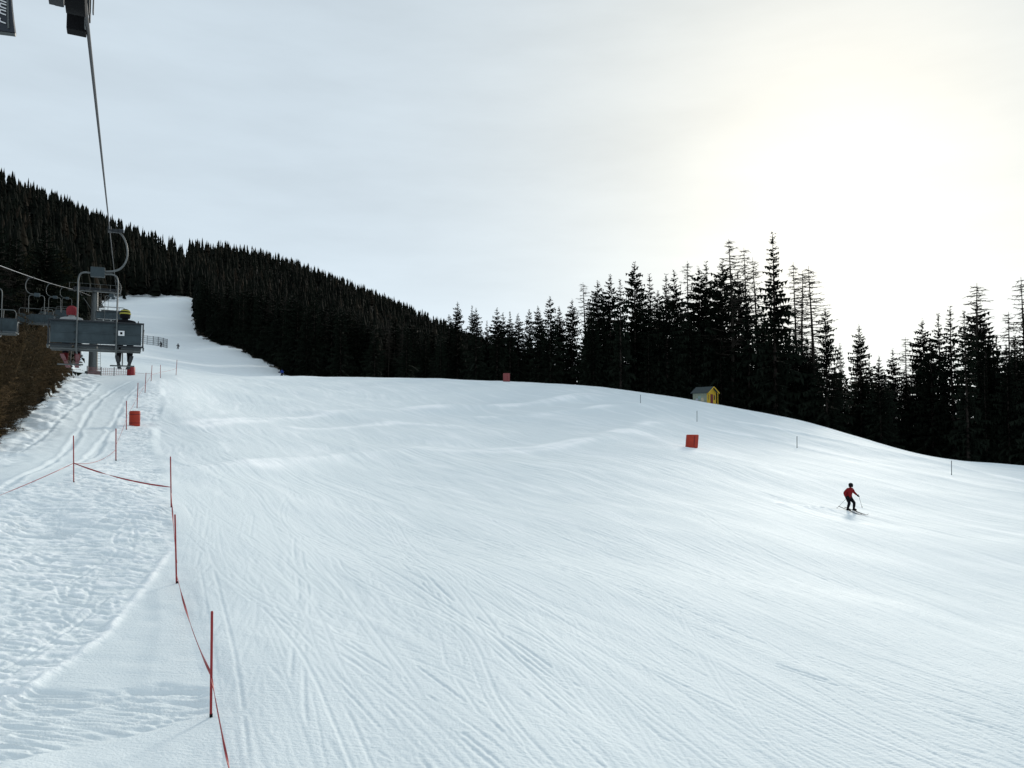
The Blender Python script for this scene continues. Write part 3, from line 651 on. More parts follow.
CSX, CSZ = .94, 1.185
def make_chair(label):
    zg = 3.1   # rope height above the foot of the frame
    ch = empty('chairlift_chair', (0, 0, 0), 0, label, 'chair')
    gx = .23
    m = MB(); m.box((gx, 0, zg), (.09, .26, .10)); m.box((gx + .13, 0, zg - .02), (.22, .10, .07)); m.tube([(gx + .22, -.07, zg - .02), (gx + .34, -.07, zg - .02)], .04, 8); m.build('grip', DARKSTEEL, ch, bevel=.01)
    m = MB(); m.tube(spline([(gx + .02, 0, zg - .02), (gx + .22, 0, zg - .04), (.58, 0, zg - .16), (.66, 0, zg - .36), (.66, 0, zg - .60), (.54, 0, zg - .80), (.34, 0, zg - .89), (.02, 0, zg - .92)], 6), .022, 10); m.build('hanger', STEEL, ch)
    m = MB(); m.box((-.02, 0, zg - .94), (.34, .20, .20)); m.build('suspension_box', PANEL, ch, bevel=.015)
    for s in (-1, 1):
        m = MB(); x = .46 * s
        m.tube(spline([(.1 * s, 0, zg - .97), (.36 * s, 0, zg - .97), (x, -.02, zg - 1.10), (x, -.06, zg - 1.5), (x, -.12, zg - 2.0), (x, -.13, zg - 2.50), (x, -.10, zg - 2.62), (x, .06, zg - 2.66), (x, .30, zg - 2.68)], 6), .019, 8); m.build('frame_arm', STEEL, ch)
    m = MB(); rx = Matrix.Rotation(R(-8), 3, 'X')
    for x0, x1 in ((-1.06, -.47), (-.455, .455), (.47, 1.06)):
        m.box(((x0 + x1) / 2, -.06, zg - 2.24), (x1 - x0, .035, .46), 0, rx)
        for dz in (-.17, 0, .17): m.box(((x0 + x1) / 2, -.082 + dz * .14, zg - 2.24 + dz), (x1 - x0 - .06, .012, .03), 0, rx)
    bk = m.build('backrest', PANEL, ch, bevel=.012)
    m = MB()
    for dz in (-2.0, -2.50): m.tube([(-1.12, -.075, zg + dz), (1.12, -.075, zg + dz)], .020, 8)
    for x in (-1.10, 1.10): m.tube([(x, -.075, zg - 2.0), (x, -.075, zg - 2.52)], .018, 8)
    for x in (-.46, .46):
        for dz in (-2.10, -2.24, -2.40): m.tube([(x - .05, -.12, zg + dz), (x - .05, -.085, zg + dz)], .018, 6)
    m.build('back_frame', DARKSTEEL, ch)
    m = MB()
    for x in (-.82, -.27, .27, .82): m.box((x, .20, zg - 2.52), (.50, .46, .06))
    m.build('seat', SEATM, ch, bevel=.02)
    m = MB(); m.tube([(-1.06, 0, zg - 2.58), (1.06, 0, zg - 2.58)], .022, 8); m.tube([(-1.06, .40, zg - 2.58), (1.06, .40, zg - 2.58)], .022, 8); m.build('seat_frame', STEEL, ch)
    for s in (-1, 1):
        m = MB(); x = 1.12 * s
        m.tube(spline([(x, -.08, zg - 2.52), (x, .12, zg - 2.56), (x, .42, zg - 2.50), (x, .46, zg - 2.30), (x, .30, zg - 2.16), (x, -.05, zg - 2.13)], 5), .017, 7); m.build('armrest', STEEL, ch)
    return ch
def add_bar(ch, down):
    zg = 3.1; m = MB()
    if down:
        for x in (-.98, .98): m.tube(spline([(x, -.05, zg - 1.95), (x, .25, zg - 2.02), (x, .45, zg - 2.18)], 4), .016, 7)
        m.tube([(-.98, .45, zg - 2.18), (.98, .45, zg - 2.18)], .016, 7)
        for x in (-.62, .62):
            m.tube(spline([(x, .45, zg - 2.18), (x, .55, zg - 2.5), (x, .50, zg - 2.88)], 4), .015, 7); m.tube([(x - .30, .50, zg - 2.88), (x + .30, .50, zg - 2.88)], .016, 7)
    else:   # raised above the backrest
        for x in (-1.0, 1.0): m.tube(spline([(x, -.05, zg - 2.0), (x, -.05, zg - 1.80), (x * .93, -.02, zg - 1.70)], 4), .014, 7)
        m.tube([(-.93, -.02, zg - 1.70), (.93, -.02, zg - 1.70)], .014, 7)
        for x in (-.55, .55): m.tube([(x, -.02, zg - 1.70), (x, .04, zg - 2.0)], .013, 7)
    m.build('restraint_bar', STEEL, ch)
def hang(ch, p, rz):
    ch.rotation_euler = (0, 0, rz); o = Matrix.Rotation(rz, 3, 'Z') @ Vector((.23 * CSX, 0, 3.1 * CSZ)); ch.location = p - o; ch.scale = (CSX, 1.06, CSZ)
near_chair = make_chair('grey four seat chair with two riders, seen from behind')
empty_chair = copy_tree(near_chair)
add_bar(near_chair, True); add_bar(empty_chair, False)
# number plate on the back of the occupied chair
m = MB(); m.box((.575, -.090, 0), (.15, .010, .105)); m.box((.575, -.097, .0), (.055, .008, .05), 1)
pl = m.build('number_plate', [WHITE, BLACK], near_chair, (0, 0, 3.1 - 2.22))
NC = up_rope(19.0); hang(near_chair, NC, HEAD)
G1 = 'empty chairs of the chairlift'
for i, (d, up, lab) in enumerate([(31, 0, 'empty chair cut by the left frame edge, nearest on the pale rope'), (49, 0, 'second empty chair from the left on the pale rope'), (63, 0, 'third empty chair from the left on the pale rope'), (78, 0, 'small empty chair farthest along the pale rope, beside the red helmet'),
                                (57, 1, 'nearer empty chair on the dark rope, beyond the occupied one'), (76, 1, 'farthest chair on the dark rope, just below the tower head')]):
    c = empty_chair if i == 0 else copy_tree(empty_chair)
    c['label'] = lab; c['group'] = G1
    hang(c, up_rope(d) if up else down_rope(d), HEAD if up else HEAD + math.pi)

def lift_tower(d0, label, ladder=True):
    a = up_rope(d0); b = down_rope(d0); ax = Vector((math.cos(HEAD), math.sin(HEAD), 0)); al = Vector((-math.sin(HEAD), math.cos(HEAD), 0))
    b = a - ax * ((a - b).dot(ax)); b.z = a.z      # crossarm square to the line
    c = (a + b) / 2; g = ground(c.x, c.y); H = a.z - g; half = (a - b).length / 2
    t = empty('lift_tower', (c.x, c.y, g), HEAD, label, 'lift tower')
    big = ladder
    r0, r1 = (.56, .34) if big else (.35, .28)
    m = MB(); m.tube([(0, 0, -1), (0, 0, H * .5), (0, 0, H - .15)], [r0, (r0 + r1) / 2, r1], 20); m.box((0, 0, .12), (1.7, 1.7, .3)); m.build('mast', STEEL, t)
    m = MB(); m.box((0, 0, H + .05), (half * 2 - .5, .34, .30)); m.build('crossarm', DARKSTEEL if big else STEEL, t, bevel=.02)
    for s in (-1, 1):
        x = half * s
        m = MB(); L = 2.6 if big else 1.5
        m.box((x - .10 * s, 0, H - .17), (.07, L, .16)); m.box((x - .20 * s, 0, H - .05), (.20, .30, .5)); ns = 6 if big else 4
        st = m.build('sheave_train', DARKSTEEL, t)
        for k in range(ns):
            y = (k + .5) / ns * L - L / 2
            m = MB(); m.tube([(x - .045, y, H - .19), (x + .045, y, H - .19)], .165, 14); m.build('sheave', BLACK, st)
    if big:
        m = MB()
        for sx in (-.2, .2): m.tube([(.62 + sx, -.35, .5), (.45 + sx, -.35, H - .2)], .022, 5)
        for k in range(int(H / .32) - 2): z = .6 + k * .32; x = .62 - .17 * z / H; m.tube([(x - .2, -.35, z), (x + .2, -.35, z)], .016, 5)
        m.build('ladder', STEEL, t)
        m = MB()    # service walkway along the crossarm
        m.box((0, -.55, H - .35), (half * 2 + 1.0, .5, .05))
        for x in np.linspace(-half - .4, half + .4, 6): m.tube([(x, -.78, H - .33), (x, -.78, H + .55)], .02, 5)
        m.tube([(-half - .4, -.78, H + .55), (half + .4, -.78, H + .55)], .02, 5)
        m.build('walkway', STEEL, t)
        m = MB()
        for s in (-1, 1): m.tube([(half * .82 * s, -.1, H - .1), (.3 * s, -.1, H - 2.6)], .045, 6)
        m.build('strut', STEEL, t)
    return t, H, half
ft, FH, fhalf = lift_tower(TD, 'grey steel lift tower standing behind the occupied chair')
nt_, NH, nhalf = lift_tower(3.4, 'dark lift tower head overhead at the top left frame edge', ladder=False)
# the end of the near sheave train and its rope guides, seen from below
inv = Matrix.Rotation(-HEAD, 3, 'Z')
def to_near(p): return inv @ (Vector(p) - Vector(nt_.location))
def near_box(part, px0, px1, py0, py1, d, depth, m_, parent=None):
    """a piece of the overhead assembly: real box, aligned with the line"""
    a = W(px0, py1, d); b = W(px1, py0, d); c = to_near((a + b) / 2); w = (b.x - a.x); h = (b.z - a.z)
    mb = MB(); mb.box((c.x, c.y, c.z), (w, depth, h)); return mb.build(part, m_, nt_, bevel=.006)
near_box('beam_end', 68, 87, -34, 33, 5.30, .10, BLACK)
near_box('beam_flange', 64, 84, -40, 5, 5.15, .08, BLACK)
near_box('guard_plate', 84.5, 87.5, -30, 28, 5.22, .06, STEEL)
near_box('rope_guide', 89, 92, -30, 22, 5.36, .05, DARKSTEEL)
near_box('rope_guide', 92.5, 95, -30, 14, 5.36, .05, DARKSTEEL)
near_box('rope_guide', 86, 90.6, -30, 14, 5.28, .05, DARKSTEEL)
near_box('walkway_edge', 55, 64, -40, 5, 5.5, .06, mat('slate_blue_steel', (.06, .075, .10), .5, .3))
# dark board with white lettering
sg = empty('advertising_board', W(-18, 28, 4.7), R(14), 'navy board with white lettering at the top left corner', 'sign')
sw, sh = .19, .42
m = MB(); vs = []
for k in range(9):
    q = k / 8; z = q * sh; xr = sw - .035 * math.sin(q * 1.9); vs.append((-.22, z, xr))
fs = []; V = []
for x0, z, xr in vs: V += [(-.30, -.012, z), (xr, -.012, z - .012 * (xr > 0)), (xr, .012, z - .012), (-.30, .012, z)]
for k in range(8):
    o = k * 4
    for j in range(4): fs.append((o + j, o + (j + 1) % 4, o + 4 + (j + 1) % 4, o + 4 + j))
fs += [(3, 2, 1, 0), tuple(32 + j for j in range(4))]
m.add(V, fs); m.build('panel', NAVY, sg)
m = MB(); m.tube([(sw - .036, -.016, 0.01), (sw - .06, -.016, .42)], .006, 6); m.tube([(-.3, -.0, -.012), (sw, 0, -.02)], .012, 6); m.build('frame', mat('dull_metal_edge', (.10, .11, .11), .5, .4), sg)
m = MB(); m.tube([(-.28, .03, .2), (-.28, .03, .9)], .02, 6); m.tube([(.02, .03, .30), (.02, .03, .9)], .02, 6); m.build('bracket', DARKSTEEL, sg)
cu = bpy.data.curves.new('lettering', 'FONT'); cu.body = 'r nnm'; cu.size = .082; cu.extrude = .002; cu.shear = .3
to = bpy.data.objects.new('lettering_tmp', cu); COL.objects.link(to); bpy.context.view_layer.update()
tm = bpy.data.meshes.new_from_object(to.evaluated_get(bpy.context.evaluated_depsgraph_get())); bpy.data.objects.remove(to)
tm.materials.clear(); tm.materials.append(WHITE)
lo = link('lettering', tm, sg, (.138, -.017, .03)); lo.rotation_euler = (R(90), R(-90), 0)

# ------------------------------------------------------------------ people
def grow(J, E, cols, name, mats):
    """one skinned surface from joints J {name:(pos,radius)} and bones E; faces take the material of their nearest bone"""
    names = list(J); idx = {n: i for i, n in enumerate(names)}
    me = bpy.data.meshes.new(name); me.from_pydata([J[n][0] for n in names], [(idx[a], idx[b]) for a, b in E], [])
    o = link('tmp_' + name, me); md = o.modifiers.new('skin', 'SKIN')
    for i, n_ in enumerate(names):
        sv = me.skin_vertices[0].data[i]; r = J[n_][1]; sv.radius = (r, r) if isinstance(r, (int, float)) else r; sv.use_root = (i == 0)
    md.use_smooth_shade = True; sb = o.modifiers.new('sub', 'SUBSURF'); sb.levels = 2; sb.render_levels = 2
    bpy.context.view_layer.update()
    nm = bpy.data.meshes.new_from_object(o.evaluated_get(bpy.context.evaluated_depsgraph_get())); nm.name = name
    bpy.data.objects.remove(o); bpy.data.meshes.remove(me)
    nm.materials.clear()
    for mt in mats: nm.materials.append(mt)
    segs = [(np.array(J[a][0]), np.array(J[b][0]), cols.get((a, b), cols.get(b, 0))) for a, b in E]
    for p in nm.polygons:
        c = np.array(p.center); best = 1e9; mi = 0
        for a, b, k in segs:
            d = b - a; t = max(0, min(1, np.dot(c - a, d) / (np.dot(d, d) + 1e-9))); q = np.linalg.norm(c - a - d * t)
            if q < best: best = q; mi = k
        p.material_index = mi; p.use_smooth = True
    return nm
BONES = [('pelvis', 'waist'), ('waist', 'chest'), ('chest', 'neck'), ('neck', 'jaw'), ('jaw', 'head'), ('head', 'crown'),
         ('chest', 'sh_l'), ('sh_l', 'el_l'), ('el_l', 'wr_l'), ('chest', 'sh_r'), ('sh_r', 'el_r'), ('el_r', 'wr_r'),
         ('pelvis', 'hip_l'), ('hip_l', 'kn_l'), ('kn_l', 'an_l'), ('pelvis', 'hip_r'), ('hip_r', 'kn_r'), ('kn_r', 'an_r')]
RAD = dict(pelvis=(.16, .13), waist=(.155, .125), chest=(.18, .135), neck=.065, jaw=.085, head=.10, crown=.075, sh_l=.085, sh_r=.085, el_l=.062, el_r=.062, wr_l=.045, wr_r=.045,
           hip_l=.105, hip_r=.105, kn_l=.078, kn_r=.078, an_l=.06, an_r=.06)
def person(loc, rz, P, label, jacket, trousers, hat, boot, gloves=BLACK, stripes=None, cat='person', group=None, scale=1.0, toe=(0, 1)):
    e = empty('person', loc, rz, label, cat, group, scale)
    J = {k: (P[k], (RAD[k] if k in ('jaw', 'head', 'crown', 'neck') else tuple(q * 1.2 for q in RAD[k]) if isinstance(RAD[k], tuple) else RAD[k] * 1.25)) for k in RAD}
    cols = {}
    for a, b in BONES: cols[(a, b)] = 0 if b in ('jaw', 'waist', 'chest', 'neck', 'sh_l', 'el_l', 'wr_l', 'sh_r', 'el_r', 'wr_r') else (2 if b in ('jaw', 'head', 'crown') else 1)
    link('body', grow(J, BONES, cols, 'body', [jacket, trousers, SKIN]), e)
    hd = Vector(P['head']); cr = Vector(P['crown']); fw = Vector((toe[0], toe[1], 0)).normalized()
    # helmet or hat, goggles, nose
    prof = [(.112, -.085), (.120, -.03), (.126, .03), (.118, .08), (.09, .125), (.045, .15), (.005, .157)]
    m = MB(); m.lathe(prof, 16, 0, hd, 1, 1.1)
    if stripes:
        for z0, r0 in ((.035, .127), (.10, .107)): m.lathe([(r0 + .004, z0 - .02), (r0 + .006, z0), (r0 - .004, z0 + .02)], 16, 1, hd, 1, 1.1)
    m.build('hat', [hat, stripes or hat], e)
    m = MB(); side = Vector((fw.y, -fw.x, 0)); ctr = hd + fw * .105 + Vector((0, 0, .0))
    for k in range(-2, 3): m.box(ctr + side * .033 * k - fw * .006 * k * k, (.036, .03, .06))
    m.build('goggles', BLACK, e, bevel=.006)
    m = MB(); m.lathe([(.012, -.03), (.017, -.015), (.010, .012), (.003, .025)], 8, 0, hd + fw * .112 + Vector((0, 0, -.045))); m.box(hd + fw * .100 + Vector((0, 0, -.085)), (.04, .012, .010)); m.build('face', SKIN, e)
    for s in 'lr':
        a = Vector(P['an_' + s]); k = Vector(P['kn_' + s]); t = (k - a).normalized()
        m = MB(); m.tube([a + t * .24, a + t * .05, a + Vector((0, 0, -.07))], [.075, .070, .062], 10); f = Vector(P.get('foot_' + s, tuple(fw))).normalized()
        m.tube([a + Vector((0, 0, -.085)) - f * .06, a + Vector((0, 0, -.075)) + f * .05, a + Vector((0, 0, -.09)) + f * .17], [.055, .06, .042], 10)
        m.build('ski_boot', boot, e)
        w = Vector(P['wr_' + s]); el = Vector(P['el_' + s]); d = (w - el).normalized(); sd = d.cross(fw).normalized() if abs(d.dot(fw)) < .95 else Vector((1, 0, 0)); cu_ = sd.cross(d)
        m = MB(); m.tube([w - d * .03, w + d * .05, w + d * .09], [.045, .048, .040], 8)
        for q in range(4):
            b = w + d * .085 + sd * (.027 * (q - 1.5)); m.tube([b, b + d * (.035 + .006 * (q in (1, 2))), b + d * .03 + cu_ * .04], [.014, .013, .010], 6)
        b = w + d * .04 + sd * .045; m.tube([b, b + sd * .02 + d * .035, b + d * .05 + cu_ * .03], [.015, .013, .010], 6)
        m.build('glove', gloves, e)
    return e
def ski(a, heading, pitch, mt, label, L=1.66, group=None):
    m = MB(); pr = [(-.72, .0, .0), (-.5, .0, .0), (0, 0, .012), (.45, 0, 0), (.66, 0, .02), (.80, 0, .07), (.87, 0, .12)]
    V = []; w = [.042, .045, .038, .045, .05, .04, .012]
    for (y, _, z), h in zip(pr, w): y *= L / 1.6; V += [(-h, y, z), (h, y, z), (h, y, z + .016), (-h, y, z + .016)]
    fs = []
    for k in range(len(pr) - 1):
        for j in range(4): fs.append((k * 4 + j, k * 4 + 4 + j, k * 4 + 4 + (j + 1) % 4, k * 4 + (j + 1) % 4))
    n = len(V); fs += [(0, 1, 2, 3), (n - 1, n - 2, n - 3, n - 4)]; m.add(V, fs); m.box((0, -.02, .04), (.06, .30, .035), 1)
    o = m.build('ski', [mt, BLACK], None, a); o.rotation_euler = (pitch, 0, heading); return tag(o, label, 'ski', group)
def ski_pole(a, b, label, group=None):
    a = Vector(a); b = Vector(b); t = (b - a).normalized(); m = MB(); m.tube([a + (a - b).normalized() * .06, a, b], [.012, .009, .007], 7)
    m.tube([a - t * .12, a - t * .02], .017, 8); m.tube([b - t * .09, b - t * .08], .045, 10)
    return tag(m.build('ski_pole', DARKSTEEL), label, 'ski pole', group)
def stand(lean=.0, spread=.12, crouch=.1):
    k = crouch
    return dict(pelvis=(0, -.10 * k * 5 * .5, .92 - k), waist=(0, -.03, 1.08 - k), chest=(0, .05, 1.32 - k), neck=(0, .09, 1.47 - k), jaw=(0, .13, 1.55 - k), head=(0, .13, 1.63 - k), crown=(0, .12, 1.72 - k),
        sh_l=(-.20, .06, 1.38 - k), el_l=(-.34, -.02, 1.12 - k), wr_l=(-.36, .14, .92 - k), sh_r=(.20, .06, 1.38 - k), el_r=(.33, .14, 1.14 - k), wr_r=(.36, .36, 1.02 - k),
        hip_l=(-.10, -.06, .88 - k), kn_l=(-spread - .02, .10, .50 - k * .4), an_l=(-spread - .03, -.02, .13), hip_r=(.10, -.06, .88 - k), kn_r=(spread + .04, .12, .50 - k * .4), an_r=(spread + .08, .0, .13))
# --- the skier in red on the open piste
s0 = G(849.5, 510.5); s0.z = ground(s0.x, s0.y)
RZ = R(-152)
P = stand(spread=.15, crouch=.14)
P.update(wr_l=(-.40, .26, .90), el_l=(-.36, .06, 1.06), wr_r=(.34, .04, .80), el_r=(.36, -.06, 1.04), an_r=(.10, -.04, .13), kn_r=(.12, .10, .46), an_l=(-.34, .04, .13), kn_l=(-.24, .16, .46))
red = fmat('red', (.20, .012, .015)); dark = fmat('black', (.007, .007, .009)); blue = fmat('blue', (.03, .06, .28)); greyf = fmat('grey', (.30, .31, .31)); yel = fmat('yellow', (.34, .31, .06)); char = fmat('charcoal', (.03, .032, .035))
redhat = fmat('red_hat', (.17, .025, .03)); white_f = fmat('white', (.6, .6, .6))
person(s0 + Vector((0, 0, .03)), RZ, P, 'skier in dark red jacket and black trousers on the open piste', red, dark, dark, BLACK)
rot = Matrix.Rotation(RZ, 3, 'Z')
def onsnow(v): p = s0 + rot @ Vector(v); p.z = ground(p.x, p.y); return p
for k, x in (('an_l', -.34), ('an_r', .10)):
    a = P[k]; p = onsnow((a[0], a[1] + .08, 0)); q = onsnow((a[0], a[1] + .9, 0)); p.z += .02
    ski(p, RZ, math.atan2(q.z - p.z, .82), char, 'black ski under the red jacketed skier, ' + ('uphill foot' if k == 'an_l' else 'downhill foot'), group='skis of the red jacketed skier')
h = s0 + rot @ Vector((.34, .07, .72)); ski_pole(h + Vector((0, 0, .03)), onsnow((.62, -.45, 0)) + Vector((0, 0, -.03)), 'ski pole trailing behind the red jacketed skier', 'ski poles')
h = s0 + rot @ Vector((-.45, .32, .84)); ski_pole(h + Vector((0, 0, .03)), onsnow((-.66, .38, 0)) + Vector((0, 0, .30)), 'ski pole held forward by the red jacketed skier', 'ski poles')
# --- three skiers far up the slope
for px, py, jk, lab, rz, hh in [(282, 377, blue, 'distant skier in blue at the edge of the dark wood', 2.6, 1.0), (161, 347, char, 'tiny distant dark skier just below the curved net fence', 2.8, 1.05), (178, 349.5, char, 'tiny distant dark skier right of the net fence, alone on the piste', 3.4, 1.0)]:
    p = W(px, py, {282: 150, 161: 206, 178: 214}[px]); p.z = ground(p.x, p.y)
    PP = stand(spread=.12, crouch=.1); person(p + Vector((0, 0, .03)), rz, PP, lab, jk, dark, dark, BLACK, scale=hh)
    rm = Matrix.Rotation(rz, 3, 'Z')
    for x in (-.14, .2): q = p + rm @ Vector((x, .05, .0)); q.z = ground(q.x, q.y) + .02; ski(q, rz, 0, char, 'dark ski under the ' + lab.split(' at ')[0].split(' just ')[0].split(' alone')[0], group='skis of the distant skiers')
# --- riders on the chair
SIT = dict(pelvis=(0, .0, .10), waist=(0, -.02, .24), chest=(0, .0, .46), neck=(0, .03, .60), jaw=(0, .06, .67), head=(0, .06, .74), crown=(0, .05, .83),
    sh_l=(-.19, .0, .50), el_l=(-.27, .10, .26), wr_l=(-.20, .34, .26), sh_r=(.19, .0, .50), el_r=(.27, .10, .26), wr_r=(.20, .34, .26),
    hip_l=(-.10, .06, .09), kn_l=(-.13, .46, .10), an_l=(-.13, .42, -.33), hip_r=(.10, .06, .09), kn_r=(.13, .46, .10), an_r=(.13, .42, -.33))
cm = Matrix.Rotation(HEAD, 3, 'Z'); cl = Vector(near_chair.location)
for x, lab, jk, tr_, ht, st, bt, skm in [(-.60, 'chair rider with red helmet and pale jacket, seen from behind', greyf, dark, redhat, None, fmat('red_boot', (.09, .01, .012)), mat('red_white_ski', (.10, .012, .015), .6, col2=(.16, .09, .095), scale=3, spec=.1)),
                                   (.66, 'chair rider with black and yellow striped hat, seen from behind', dark, dark, dark, yel, BLACK, char)]:
    base = cl + cm @ Vector((x * CSX, .10, (3.1 - 2.49) * CSZ + .08)); q = dict(SIT)
    person(base, HEAD, q, lab, jk, tr_, ht, bt, stripes=st)
    for s in (-1, 1):
        a = base + cm @ Vector((s * .13, .44, -.48)); ski(a, HEAD + s * .05, R(-10), skm, ('red' if st is None else 'dark') + ' ski hanging below the chair rider, ' + ('left foot' if s < 0 else 'right foot'), group='skis of the chair riders')

# ------------------------------------------------------------------ poles, tapes, mats
POLES = []
def pole(px, py_top, py_base, d, r, mt, label, group, name='fence_pole', cat='pole', lean=0):
    b = W(px, py_base, d); b.z = ground(b.x, b.y); t = W(px + lean, py_top, d); h = t.z - b.z
    e = empty(name, b, 0, label, cat, group)
    m = MB(); m.tube([(0, 0, -.25), (t.x - b.x, 0, h)], r, 10); m.lathe([(r * 1.02, 0), (r * .8, r * .6), (r * .1, r)], 10, 0, (t.x - b.x, 0, h)); m.build('shaft', mt, e)
    m = MB(); m.tube([(0, 0, .0), (0, 0, .05)], r * 1.25, 10); m.build('foot_collar', BLACK, e)
    POLES.append((b, t)); return b, t
GP = 'red poles along the lift line'
pd = [(211, 612, 717, 12.3, 'red pole nearest the camera with tape tied at mid height', 1), (177, 515, 583, 19, 'second nearest red pole, in line with the tape', -2), (171.5, 457, 507, 26, 'red pole where the cross tape meets the line down the slope', -1), (74, 436, 482, 28, 'red pole standing alone left of the others where three tapes meet', -.5),
      (116, 429, 461, 39, 'red pole at the corner beside the cat track', 0), (126.5, 401, 427, 50, 'red pole just left of the orange red barrel mat', 0), (137, 383, 407, 60, 'red pole directly above the barrel mat', 1), (145, 373, 393, 68, 'third red pole uphill of the barrel mat', 1), (151, 365.5, 382, 77, 'fourth red pole uphill of the barrel mat', 1), (160.5, 365, 378, 84, 'fifth red pole uphill of the barrel mat', 0), (176, 360, 375, 89, 'uppermost red pole at the right end of its row', 1)]
PB = [pole(px, t, b, d, .02 if d < 30 else .028, REDP, lab, GP, lean=ln) for px, t, b, d, lab, ln in pd]
GM = 'grey marker poles at the right piste edge'
for px, t, b, d, lab in [(640.5, 395, 404, 100, 'grey marker pole farthest up on the right side of the piste'), (697, 411, 423, 92, 'grey marker pole below the hut and above the red mat'), (797, 436.5, 447, 80, 'grey marker pole left of and above the red skier'), (951.5, 461, 475.5, 76, 'grey marker pole nearest the right frame edge')]:
    pole(px, t, b, d, .035, GREYP, lab, GM, 'marker_pole')
def tape(a, b, sag, label, w=.045, mt=REDP, twist=5, group='tapes and cords between the red poles', n=40):
    a = Vector(a); b = Vector(b); t = (b - a).normalized(); sd = t.cross(Vector((0, 0, 1))).normalized(); up = sd.cross(t); V = []; fs = []
    for i in range(n + 1):
        q = i / n; p = a.lerp(b, q) + Vector((0, 0, -sag * 4 * q * (1 - q))); an = twist * q + .6 * math.sin(q * 9); u = sd * math.cos(an) + up * math.sin(an); v = sd * math.sin(an) * -1 + up * math.cos(an)
        V += [p + u * w / 2 + v * .004, p - u * w / 2 + v * .004, p - u * w / 2 - v * .004, p + u * w / 2 - v * .004]
    for i in range(n):
        for j in range(4): fs.append((i * 4 + j, i * 4 + (j + 1) % 4, i * 4 + 4 + (j + 1) % 4, i * 4 + 4 + j))
    fs += [(3, 2, 1, 0), (4 * n, 4 * n + 1, 4 * n + 2, 4 * n + 3)]
    m = MB(); m.add(V, fs); return tag(m.build('barrier_tape', mt), label, 'tape', group)
def on(i, q): return PB[i][0].lerp(PB[i][1], q)
n0 = W(236, 800, 9.6)
tape(on(0, .38), n0, .05, 'red tape leaving the nearest pole towards the bottom frame edge', .03)
tape(on(0, .40), on(1, .12), .18, 'red tape sagging between the two nearest poles', .04)
tape(on(1, .30), on(2, .28), .05, 'red tape between the second and third nearest poles', .04)
tape(on(2, .40), on(3, .42), .12, 'red tape crossing the trampled snow to the lone left pole', .05)
tape(on(3, .42), W(-60, 518, 19.5), .06, 'thin red tape from the lone pole to the left frame edge', .022)
tape(on(3, .42), on(4, .35), .25, 'thin red tape from the lone pole up to the corner pole', .02)
tape(on(4, .5), on(5, .4), .1, 'thin red cord between the corner pole and the barrel mat', .02)
for i in range(5, 10): tape(on(i, .45), on(i + 1, .45), .06, ['red cord beside the barrel mat', 'red cord just above the barrel mat', 'red cord between the third and fourth upper poles', 'red cord between the fourth and fifth upper poles', 'red cord reaching the uppermost red pole'][i - 5], .025, mt=PINK)
tb = W(133, 373, 93)
tape(W(134.5, 372.5, 93), on(8, .5), .05, 'pale red cord from the tower base mat to the upper poles', .03, mt=PINK)

def mat_roll(px, py, d, w, h, mt, label, lean=0, rz=0):
    b = W(px, py, d); b.z = ground(b.x, b.y) - .05
    e = empty('padded_mat', b, rz, label, 'safety mat', 'red safety mats on the piste')
    m = MB(); r = w / 2; m.lathe([(r * .93, 0), (r, .06), (r * 1.01, h * .5), (r, h - .06), (r * .92, h), (r * .5, h + .015)], 20)
    for v in range(len(m.v)):
        x, y, z = m.v[v]; m.v[v] = (x + lean * z, y * .75, z)
    m.build('padding', mt, e)
    m = MB()
    for z in (h * .22, h * .78): m.lathe([(r * 1.025, z - .025), (r * 1.03, z), (r * 1.025, z + .025)], 20)
    for v in range(len(m.v)):
        x, y, z = m.v[v]; m.v[v] = (x + lean * z, y * .76, z)
    m.build('strap', mat('dark_red_strap', (.16, .012, .012), .7), e)
    return e
mat_roll(134.5, 426.5, 52, .72, 1.05, REDM, 'orange red barrel shaped mat between the red poles', 0)
def pad_block(px, py, d, w, h, dep, mt, label, lean=.0, rz=0):
    b = W(px, py, d); b.z = ground(b.x, b.y) - .05
    e = empty('padded_mat', b, rz, label, 'safety mat', 'red safety mats on the piste')
    m = MB(); V = []; nx = 9
    for zz in (0, .08, h * .5, h - .10, h):
        k = .94 if zz in (0, h) else 1.0
        for j in range(nx): a = -math.pi * j / (nx - 1); V.append((math.cos(a) * w / 2 * k + lean * zz, math.sin(a) * dep * .35 * k - dep * .15, zz))
        for j in range(nx): a = math.pi * j / (nx - 1); V.append((-math.cos(a) * w / 2 * k + lean * zz, math.sin(a) * dep * .35 * k + dep * .15, zz))
    N_ = 2 * nx; fs = []
    for i in range(4):
        for j in range(N_): fs.append((i * N_ + j, i * N_ + (j + 1) % N_, (i + 1) * N_ + (j + 1) % N_, (i + 1) * N_ + j))
    fs.append(tuple(range(N_))[::-1]); fs.append(tuple(range(4 * N_, 5 * N_))); m.add(V, fs, 0, True); m.build('padding', mt, e)
    m = MB(); m.box((lean * h * .5 + w * .10, -dep * .5 - .005, h * .5), (.05, .02, h * .86), 0, Matrix.Rotation(lean, 3, 'Y')); m.build('strap', mat('dark_red_strap', (.16, .012, .012), .7), e)
    return e
pad_block(691.5, 447.5, 64, 1.0, 1.12, .8, REDM, 'leaning orange red mat alone in the middle of the piste', .09)
pad_block(506.5, 383, 128, 1.15, 1.45, .8, REDM2, 'faded red mat standing on the crest before the dark wood', .0)

